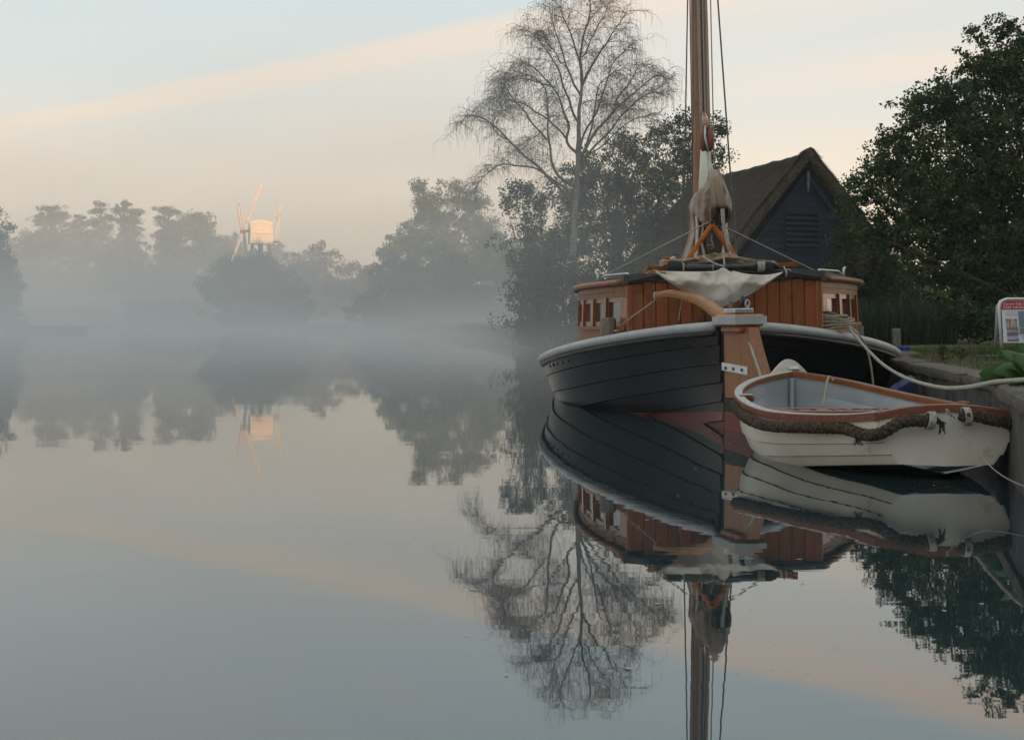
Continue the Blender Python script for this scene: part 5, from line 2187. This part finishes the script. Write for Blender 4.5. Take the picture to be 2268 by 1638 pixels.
# gunwales: wooden rubbing strip outside, inner strip, worn silvery top
for G_, sd2 in ((GP, -1), (GS, 1)):
    def gl(o_, dz):
        out = []
        for i in range(ND + 1):
            C_ = (GP[i] + GS[i]) / 2
            t = (G_[min(i + 1, ND)] - G_[max(i - 1, 0)])
            t.z = 0
            t.normalize()
            nn_ = Vector((t.y, -t.x, 0))
            if nn_.dot(G_[i] - C_) < 0 and i < ND - 1:
                nn_ = -nn_
            elif i >= ND - 1:
                nn_ = Vector((-.25 if sd2 < 0 else .25, 1, 0)).normalized()
            out.append(G_[i] + nn_ * o_ + Vector((0, 0, dz)))
        return out
    A_, B_, C2, D_ = gl(.026, -.042), gl(.030, .004), gl(-.004, .006), gl(-.004, -.042)
    b = MB()
    b.loft([[A_[i], B_[i], C2[i], D_[i]] for i in range(ND + 1)])
    b.build('gunwale', 'varnish_y' if sd2 > 0 else 'old_red_wood', dg, off=DO, smooth=True, angle=30)
    A_, B_, C2, D_ = gl(.027, .0055), gl(.022, .013), gl(-.030, .013), gl(-.034, .004)
    b = MB()
    b.loft([[A_[i], B_[i], C2[i], D_[i]] for i in range(ND + 1)])
    b.build('gunwale_cap', 'worn_top' if sd2 < 0 else 'old_red_wood', dg, off=DO, smooth=True, angle=30)
    A_, B_, C2, D_ = gl(-.012, -.032), gl(-.010, .004), gl(-.034, .004), gl(-.034, -.034)
    b = MB()
    b.loft([[A_[i], B_[i], C2[i], D_[i]] for i in range(ND + 1)])
    b.build('inwale', 'varnish_y', dg, off=DO, smooth=True, angle=30)
# white bow board behind the stem head
b = MB()
bow = Vector((2.36, 11.36, 0))
rings = []
for k, off_ in ((0, .0), (1, .07)):
    ring = []
    for i in range(25):
        t = -1 + 2 * i / 24
        ring.append(bow + Vector((t * .30, .02 + off_ + .10 * -abs(t) ** 2, .42 + .245 * math.exp(-(t / .62) ** 2))))
    ring += [bow + Vector((.27 * x, .02 + off_ - .1 * x * x, .12)) for x in (1, .5, 0, -.5, -1)]
    rings.append(ring)
b.loft(rings)
b.build('bow_board', 'dinghy_white', dg, off=DO, smooth=True, angle=50)
b = MB()
b.cbox(bow + Vector((.02, -.04, .585)), (.09, .05, .035), .006, Matrix.Rotation(R(25), 3, 'X'))
b.build('bow_plate', 'steel', dg, off=DO)
b = MB()
b.cbox(bow + Vector((-.01, -.12, .36)), (.035, .04, .30), .01)
b.build('stem_post', 'dinghy_inner', dg, off=DO)
# floor, thwart, knee
b = MB()
rings = []
for i in range(1, ND):
    a, c_ = dsec(i, -1, .9, -.05), dsec(i, 1, .9, -.05)
    rings.append([Vector((a.x + (c_.x - a.x) * t, a.y + (c_.y - a.y) * t, .10)) for t in (0, .5, 1)])
b.loft(rings, False)
b.build('floor', 'dinghy_inner', dg, off=DO)
b = MB()
t0, t1_ = dsec(9, -1, .1, -.03), dsec(9, 1, .1, -.03)
t2_, t3_ = dsec(13, -1, .12, -.03), dsec(11, 1, .12, -.03)
for a in (t0, t1_, t2_, t3_):
    a.z = .357
dn_ = Vector((0, 0, -.025))
b.add([t0, t1_, t3_, t2_, t0 + dn_, t1_ + dn_, t3_ + dn_, t2_ + dn_], [(0, 1, 2, 3), (4, 7, 6, 5), (0, 4, 5, 1), (2, 6, 7, 3), (0, 3, 7, 4), (1, 5, 6, 2)])
th = b.build('thwart', 'old_red_wood', dg, off=DO)


def text(body, size, loc, rot, m, parent=None, off=None, name='lettering', extrude=.001, serif=False):
    cu = bpy.data.curves.new(name, 'FONT')
    cu.body = body
    cu.size = size
    cu.extrude = extrude
    cu.resolution_u = 2
    o = bpy.data.objects.new(name, cu)
    COL.objects.link(o)
    dgp = bpy.context.evaluated_depsgraph_get()
    me = bpy.data.meshes.new_from_object(o.evaluated_get(dgp))
    bpy.data.objects.remove(o)
    me.transform(Matrix.Translation(Vector(loc) - (Vector(off) if off is not None else Vector())) @ rot.to_4x4())
    me.materials.clear()
    me.materials.append(M[m] if isinstance(m, str) else m)
    o = bpy.data.objects.new(name, me)
    COL.objects.link(o)
    if parent is not None:
        o.parent = parent
    return o


M['carve'] = mat('carved_letters', (.05, .022, .014), (.08, .035, .02), rough=.9)
tdir = (t1_ - t0).normalized()
trot = Matrix((tdir, Vector((-tdir.y, tdir.x, 0)), (0, 0, 1))).transposed()
text('TT HATHOR', .20, t0 + tdir * .2 + Vector((-tdir.y, tdir.x, 0)) * .12 + Vector((0, 0, .0015)), trot, 'carve', dg, DO, 'carved_name')['kind'] = 'stuff'
b = MB()
k0 = GP[13].lerp(GP[14], .5)
b.cbox(GP[14] + Vector((.055, 0, -.01)), (.10, .09, .045), .012)
b.build('rowlock_block', 'varnish_y', dg, off=DO)
b = MB()
b.cbox(GP[14] + Vector((.05, .0, .018)), (.10, .085, .008), .003)
b.build('rowlock_plate', 'worn_top', dg, off=DO)
b = MB()
b.sphere(GS[9] + Vector((.03, 0, .01)), (.055, .05, .02), 10, 6)
b.cbox(GS[4] + Vector((.0, 0, .005)), (.05, .12, .03), .006)
b.build('gunwale_knees', 'varnish_y', dg, off=DO, kind=None)

# the thick dark rope fender
def fender(pix, name, rad=.040):
    pts = spline([at(*p) for p in pix], 8)
    b = MB()
    laid_rope(b, pts, rad, .125, 3, 8, step=.018)
    return b.build(name, 'rope_dark', dg, off=DO, smooth=True)


fender([(2072, 926, 8.33), (2050, 932, 8.30), (2020, 931, 8.29), (1990, 937, 8.29), (1965, 952, 8.30), (1940, 962, 8.34), (1912, 962, 8.43), (1890, 955, 8.52), (1868, 948, 8.62), (1830, 947, 8.68), (1785, 946, 8.78), (1735, 945, 8.92),
        (1690, 940, 9.12), (1658, 928, 9.4), (1640, 914, 9.7), (1631, 902, 9.9), (1629, 893, 10.05)], 'rope_fender')
fender([(2128, 922, 8.27), (2160, 920, 8.27), (2190, 928, 8.26), (2215, 932, 8.26), (2238, 938, 8.28), (2250, 952, 8.34), (2256, 965, 8.42)], 'rope_fender')
for (px, py, tilt) in ((2060, 931, 10), (2140, 922, -4)):
    b = MB()
    for k in range(5):
        cc = at(px + k * 3.2 - 6, py, 8.29)
        b.tube([cc + Matrix.Rotation(R(tilt), 3, 'Y') @ Vector((0, math.cos(a), math.sin(a))) * .054 for a in np.linspace(0, 2 * PI, 16)], .0055, 5)
    b.build('fender_lashing', 'rope', dg, off=DO, smooth=True, kind=None)
# frayed end
b = MB()
for k in range(26):
    p = at(2078, 930, 8.3)
    e = p + Vector((random.uniform(.0, .05), random.uniform(-.02, .02), random.uniform(-.09, -.02)))
    b.tube([p, p.lerp(e, .5) + Vector((.01, 0, .0)), e], .003, 3)
    p = at(1900, 966, 8.45)
    e = p + Vector((random.uniform(-.04, .03), random.uniform(-.03, .0), random.uniform(-.06, -.02)))
    b.tube([p, e], .0025, 3)
b.build('frayed_strands', 'rope_dark', dg, off=DO, kind='stuff')
# thin ropes
b = MB()
laid_rope(b, spline([at(1846, 842, 11.0), at(1838, 834, 11.1), at(1833, 842, 10.9), at(1828, 870, 10.7), at(1823, 900, 10.5)], 6), .010, .03, 3, 5)
tag(b.build('bow_line', 'rope_coil', None, smooth=True), 'thin rope hanging over the far gunwale down into the white dinghy', 'rope')
b = MB()
b.tube(spline([at(2096, 905, 8.28), at(2101, 920, 8.2), at(2140, 968, 8.0), at(2184, 1022, 7.6), at(2225, 1056, 7.25), at(2290, 1086, 6.9)], 8), .0042, 5)
b.tube([at(2098, 906, 8.26), at(2108, 922, 8.24)], .006, 4)
b.tube([at(2097, 906, 8.26), at(2116, 928, 8.22)], .004, 4)
tag(b.build('stern_line', 'rope_grey', None, smooth=True), 'thin grey line from the dinghy transom down to the quay wall', 'rope')
# ================================================================== things on the right bank
def A_sign():
    d = 17.0
    p = at(2213, 662, d)
    base = Vector((p.x + .30, d, BZ))
    root = thing('a_board_sign', 'white framed A-board notice with a red heading on the lawn at the right edge', 'sign', base, (0, 0, 0))
    wd, top = .60, at(0, 662, d).z - BZ
    lean = .16
    rz = Matrix.Rotation(R(-6), 3, 'Z')

    def pnt(x, z, back=0):
        y = (-(top - z) / top * lean) * (1 if not back else -1) + (.02 * back)
        return rz @ Vector((x, y, z))
    for back in (0, 1):
        pts = [(-wd / 2, .0), (-wd / 2, top - .10), (-wd / 2 + .03, top - .03), (-wd / 2 + .10, top), (wd / 2 - .10, top), (wd / 2 - .03, top - .03), (wd / 2, top - .10), (wd / 2, .0)]
        b = MB()
        b.tube([pnt(x, z, back) for x, z in pts], .019, 8)
        b.build('frame', 'white_paint', root, smooth=True)
    rot = rz @ Matrix.Rotation(math.atan2(lean, top) * -1, 3, 'X') @ Matrix.Rotation(R(90), 3, 'X')

    def panel(x0, x1, z0, z1, m_, name, o_=0.):
        b = MB()
        f = Vector((0, -1, 0))
        vs = [pnt(x0, z0) + f * (.004 + o_), pnt(x1, z0) + f * (.004 + o_), pnt(x1, z1) + f * (.004 + o_), pnt(x0, z1) + f * (.004 + o_)]
        vs += [v - f * .003 for v in vs]
        b.add(vs, [(0, 1, 2, 3), (4, 7, 6, 5), (0, 4, 5, 1), (2, 6, 7, 3), (0, 3, 7, 4), (1, 5, 6, 2)])
        return b.build(name, m_, root)
    hw = wd / 2 - .03
    z0 = .16
    pn = panel(-hw, hw, z0, top - .022, 'paper', 'panel')
    panel(-hw + .002, hw - .002, top - .135, top - .024, 'sign_red', 'heading', .003)
    panel(-hw + .04, -hw + .18, top - .36, top - .25, 'pic_brown', 'picture', .003)
    panel(-hw + .20, hw - .02, top - .36, top - .15, 'pic_sky', 'picture', .003)
    panel(-hw + .05, -hw + .19, z0 + .015, z0 + .20, 'pic_mauve', 'picture', .003)
    panel(-hw + .205, -hw + .40, z0 + .11, z0 + .19, 'pic_sky', 'picture', .003)
    # small print, unreadable at this distance: rows of short strokes
    b = MB()
    rg = random.Random(2)
    for (xa, xb, zt, zb_, st_) in ((-hw + .035, -hw + .18, top - .155, top - .235, .016), (-hw + .08, hw - .06, top - .385, top - .47, .018), (-hw + .22, hw - .03, z0 + .09, z0 + .02, .015)):
        z = zt
        while z > zb_:
            x = xa + rg.uniform(0, .02)
            while x < xb:
                w = rg.uniform(.008, .03)
                b.box(pnt(min(x + w / 2, xb), z) + Vector((0, -.0085, 0)), (w, .001, .0035), rz)
                x += w + .006
            z -= st_
    b.build('small_print', 'ink', root, kind='stuff')
    fr = Matrix.Rotation(R(-6), 3, 'Z') @ Matrix.Rotation(R(90) - math.atan2(lean, top), 3, 'X')
    text('Can you help us to', .043, pnt(-hw + .02, top - .075) + Vector((0, -.013, 0)), fr, 'paper', root, None, 'lettering')
    text('KEEP HATHOR SAILING', .047, pnt(-hw + .022, top - .122) + Vector((0, -.013, 0)), fr, 'paper', root, None, 'lettering')


M['paper'] = mat('sign_white', (.66, .67, .70), (.72, .73, .76), rough=.5)
M['sign_red'] = mat('sign_red', (.42, .018, .025), (.46, .025, .03), rough=.5)
M['ink'] = mat('print_grey', (.16, .16, .19), rough=.6)
M['pic_brown'] = mat('picture_brown', (.30, .11, .03), (.45, .40, .36), rough=.5, scale=9, stretch=(6, 1, 1), lo=.45, hi=.6)
M['pic_sky'] = mat('picture_sky', (.16, .20, .26), (.30, .33, .36), rough=.5, scale=3, lo=.4, hi=.6)
M['pic_mauve'] = mat('picture_mauve', (.20, .13, .16), (.38, .42, .48), rough=.5, scale=6, stretch=(.3, .3, 6), lo=.48, hi=.53)
A_sign()

# timber posts
for (px, yt, yb, d, w, lab) in ((1985, 727, 782, 18.3, .10, 'weathered grey timber post beyond the wherry rail, with blue cord at its foot'),
                                (1906, 722, 760, 20.5, .085, 'short grey timber post, only its top showing over the wherry rail')):
    p = at(px, yt, d)
    b = MB()
    hgt = p.z - BZ + .3
    b.cbox((p.x, d, p.z - hgt / 2), (w, w, hgt), .012)
    tag(b.build('timber_post', 'old_wood'), lab, 'post', group='timber posts on the bank beyond the wherry')
b = MB()
M['blue'] = mat('blue_cord', (.01, .045, .22), (.02, .08, .32), rough=.7)
c = at(1992, 778, 18.1)
c.z = BZ + .02
for k in range(5):
    b.tube([c + Vector(((.10 + .015 * k) * math.cos(a) + .02 * math.sin(k), (.07) * math.sin(a), .012 * k + .01 * math.sin(3 * a + k))) for a in np.linspace(0, 2 * PI, 22)], .011, 5)
tag(b.build('cord_bundle', 'blue', smooth=True), 'small bundle of bright blue cord at the foot of the grey post', 'cord')
b = MB()
M['tarp'] = mat('blue_sheet', (.02, .035, .06), (.04, .06, .09), rough=.6, bump=.2)
rows = []
for i in range(6):
    rows.append([Vector((5.55 + .28 * j + .2 * (i / 5), 15.9 + .16 * i, BZ + .004 + .012 * (1 + noise.noise(Vector((j * .8, i, 0)))))) for j in range(12)])
cloth(rows, .004).build
tp = cloth(rows, .004).build('blue_sheet', 'tarp', smooth=True)
tag(tp, 'dull blue sheet lying flat on the grass near the quay edge', 'sheet')
# blue float between wherry and wall
b = MB()
c0, c1 = at(1975, 872, 11.4), at(2022, 843, 11.5)
b.tube([c0, c0.lerp(c1, .08), c0.lerp(c1, .5), c0.lerp(c1, .92), c1], [.05, .062, .064, .062, .05], 6)
M['blue_float'] = mat('blue_float', (.008, .022, .07), (.012, .03, .09), rough=.45)
tag(b.build('fender_float', 'blue_float'), 'blue fender hanging between the wherry and the quay wall', 'fender')


# grass as one growth
def blades(n, place, hmin, hmax, wid, name, m_, label, cat, lean=.35, seed=1):
    rg = np.random.default_rng(seed)
    P_ = np.array([place(rg) for _ in range(n)])
    hgt = rg.uniform(hmin, hmax, (n, 1)) * P_[:, 3:4]
    P_ = P_[:, :3]
    ang = rg.uniform(0, 2 * PI, n)
    sx = np.stack([np.cos(ang), np.sin(ang), np.zeros(n)], 1) * wid
    ln = np.stack([np.cos(ang + 1.3), np.sin(ang + 1.3), np.zeros(n)], 1) * hgt * rg.uniform(0, lean, (n, 1))
    up = np.array([0, 0, 1.])
    mid = P_ + ln * .35 + up * hgt * .55
    tip = P_ + ln * 1.2 + up * hgt
    v = np.stack([P_ - sx, P_ + sx, mid + sx * .7, mid - sx * .7, tip + sx * .08, tip - sx * .08], 1).reshape(-1, 3)
    k = np.arange(n)[:, None] * 6
    q = np.concatenate([k + np.array([[0, 1, 2, 3]]), k + np.array([[3, 2, 4, 5]])], 0)
    return tag(np_mesh(name, v, q, m_, kind='stuff'), label, cat, kind='stuff')


M['grass'] = leafmat('grass_blades', (.055, .10, .026), (.095, .14, .045), island=.45)
M['grass_dry'] = leafmat('dry_grass', (.12, .12, .055), (.19, .175, .09), island=.45)
M['reed'] = leafmat('reeds', (.014, .030, .015), (.028, .050, .024), island=.5)


def wallx(y):
    return float(np.interp(y, [7.3, 9.35, 9.45, 14.8, 17.5, 24, 30], [2.80, 3.36, 3.44, 4.20, 5.0, 6.2, 6.55]))


def lawn_place(rg):
    y = 6.5 + 13 * rg.random() ** 1.5
    x = wallx(y) + .30 + (rg.random() ** 1.4) * 5.5
    k = .55 + .9 * max(0, noise.noise(Vector((x * 1.1, y * .9, 0))) + .3)
    return (x, y, BZ - .03, k)


blades(80000, lawn_place, .035, .10, .005, 'lawn_grass', 'grass', 'short green grass on the quay-side lawn', 'grass', seed=1)


def edge_place(rg):
    y = 6.5 + 9 * rg.random()
    x = wallx(y) + .20 + abs(rg.normal()) * .32
    return (x, y, BZ - .02, 1)


blades(6000, edge_place, .04, .11, .004, 'dry_edge_grass', 'grass_dry', 'pale dry tufts of grass along the coping', 'grass', lean=.9, seed=2)


def path_place(rg):
    y = 19 + 10 * rg.random()
    x = wallx(y) + .5 + rg.random() * 6
    return (x, y, BZ - .03, .5 + .8 * max(0, noise.noise(Vector((x * .8, y * .5, 4))) + .4))


blades(26000, path_place, .015, .05, .008, 'path_grass', 'grass_dry', 'thin dry grass and moss over the gravel path', 'grass', lean=.8, seed=3)


def sign_place(rg):
    return (6.1 + rg.normal() * .45 + .3, 16.9 + rg.normal() * .3, BZ - .02, 1)


blades(2600, sign_place, .06, .17, .006, 'long_grass', 'grass', 'longer green grass round the feet of the notice board', 'grass', seed=4)


def reed_place(rg):
    px = rg.uniform(1880, 2120)
    d = rg.uniform(24.5, 27)
    return (at(px, 700, d).x, d, BZ - .03, 1.0 - .35 * max(0, (px - 2050) / 70))


blades(2600, reed_place, .15, .95, .010, 'reeds', 'reed', 'tall green reeds growing under the dark trees', 'reeds', lean=.3, seed=5)


def shore_place(rg):
    k = rg.integers(0, 7)
    a, b_ = SHORE[k], SHORE[k + 1]
    t = rg.random()
    return (a[0] + (b_[0] - a[0]) * t + rg.normal() * .25 - .15, a[1] + (b_[1] - a[1]) * t - .2 + rg.normal() * .2, .05 + .3 * rg.random(), 1)


blades(16000, shore_place, .12, .60, .014, 'bank_sedge', 'reed', 'dark sedge along the water edge below the birch', 'sedge', lean=.5, seed=6)


# large leafed plant on the coping
def leaf_plant():
    base = Vector((3.62, 9.2, BZ))
    root = thing('butterbur_plant', 'large-leaved bright green plant spilling over the coping below the notice board', 'plant', base)
    M['bigleaf'] = leafmat('big_green_leaf', (.028, .080, .010), (.05, .12, .02), trans=.25, rough=.45, scale=6)
    M['oldleaf'] = leafmat('curled_leaf', (.10, .09, .03), (.16, .14, .05), rough=.7)
    rg = random.Random(4)
    spec = [((2262, 800), 8.6, .20, 25, 'bigleaf'), ((2235, 818), 8.8, .15, -20, 'bigleaf'), ((2205, 829), 8.9, .15, -45, 'bigleaf'), ((2280, 815), 8.5, .22, 60, 'bigleaf'), ((2213, 808), 9.3, .08, 15, 'oldleaf'),
            ((2250, 835), 8.6, .12, 5, 'bigleaf'), ((2298, 790), 8.8, .2, 30, 'bigleaf'), ((2188, 838), 9.0, .08, -60, 'bigleaf')]
    for (px, py), d, r_, rot_, m_ in spec:
        r_ *= .8
        c = at(px, py, d)
        rows = []
        for i in range(9):
            t = i / 8
            row = []
            w = (1 - t) ** .55 * min(1, t * 5 + .35)
            for j in range(9):
                u = -1 + 2 * j / 8
                x = u * w * r_ * .9
                y = (t - .4) * r_ * 1.8
                z = -abs(u) ** 1.2 * r_ * .22 * w + .16 * r_ * math.sin(t * 2.6) - .2 * r_ * t * t + .02 * r_ * math.sin(j * 2.9 + i)
                row.append(Vector((x, y * .8, z)))
            rows.append(row)
        rm_ = Matrix.Rotation(R(rot_), 3, 'Y') @ Matrix.Rotation(R(rg.uniform(30, 65)), 3, 'X') @ Matrix.Rotation(R(rg.uniform(-60, 60)), 3, 'Z')
        rows = [[c + rm_ @ p for p in r] for r in rows]
        cloth(rows, .002).build('leaf', m_, root, off=base, smooth=True)
        b = MB()
        foot = Vector((c.x + rg.uniform(-.05, .1), c.y + .05, BZ - .03))
        b.tube(spline([foot, foot.lerp(c, .5) + Vector((.03, 0, .04)), c], 4), .008, 5)
        b.build('stalk', 'bigleaf', root, off=base, smooth=True)


leaf_plant()


# flecks of leaf and dust on the still water near the boats
rg9 = np.random.default_rng(12)
vv, ff = [], []
for i in range(420):
    if i < 260:
        px, py = rg9.normal(2085, 45), rg9.normal(1062, 9)
    else:
        px, py = rg9.uniform(900, 2200), rg9.uniform(960, 1500)
    d = F * CAMH / (py - HY)
    c = at(px, py, d)
    r_ = rg9.uniform(.0015, .005) if i < 400 else rg9.uniform(.008, .016)
    a0 = rg9.uniform(0, 6)
    b0 = len(vv)
    vv += [(c.x + r_ * math.cos(a0 + k * 1.57) * (1 if k % 2 else .6), c.y + r_ * math.sin(a0 + k * 1.57) * (1 if k % 2 else .6), .004) for k in range(4)]
    ff.append((b0, b0 + 1, b0 + 2, b0 + 3))
tag(np_mesh('floating_specks', vv, ff, mat('speck', (.35, .30, .22), (.5, .45, .35), rough=.8), kind='stuff'), 'tiny specks of leaf dust floating on the water below the dinghy', 'debris', kind='stuff')


def weed(px, py, d, hgt, lab, seed):
    rg = random.Random(seed)
    p = at(px, py, d)
    base = Vector((p.x, p.y, BZ - .03))
    root = thing('dead_weed', lab, 'weed', base)
    b, l_ = MB(), MB()
    for k in range(3):
        q0 = base.copy()
        q = [q0]
        dr = Vector((rg.uniform(-.25, .25), rg.uniform(-.1, .1), 1)).normalized()
        for i in range(7):
            q.append(q[-1] + dr * hgt * rg.uniform(.8, 1.1) / 7 + Vector((rg.uniform(-.01, .01), 0, 0)))
            if i > 1:
                for _ in range(2):
                    e = q[-1] + Vector((rg.uniform(-.05, .05), rg.uniform(-.03, .03), rg.uniform(-.01, .05)))
                    b.tube([q[-1], e], .002, 3)
                    l_.sphere(e, rg.uniform(.006, .014), 5, 4)
        b.tube(q, .0035, 4)
    M.setdefault('dead', mat('dead_weed', (.05, .035, .02), (.09, .06, .035), rough=1))
    b.build('stem', 'dead', root, off=base)
    l_.build('seed_heads', 'dead', root, off=base, kind='stuff')


weed(2093, 795, 13.0, .21, 'taller dry brown weed standing on the lawn near the quay edge', 1)
weed(2126, 795, 13.6, .17, 'smaller dry brown weed to the right of the taller one', 2)
b = MB()
pts = spline([at(2108, 832, 9.9), at(2124, 828, 10.0), at(2136, 822, 10.0), at(2142, 822, 10.0)], 5)
b.tube([Vector((p.x, p.y, BZ + .045)) for p in pts], [.004 + .008 * (i / (len(pts) - 1)) for i in range(len(pts))], 5)
tag(b.build('dead_leaf', 'grass_dry'), 'pale curled dead leaf lying on the coping', 'leaf')
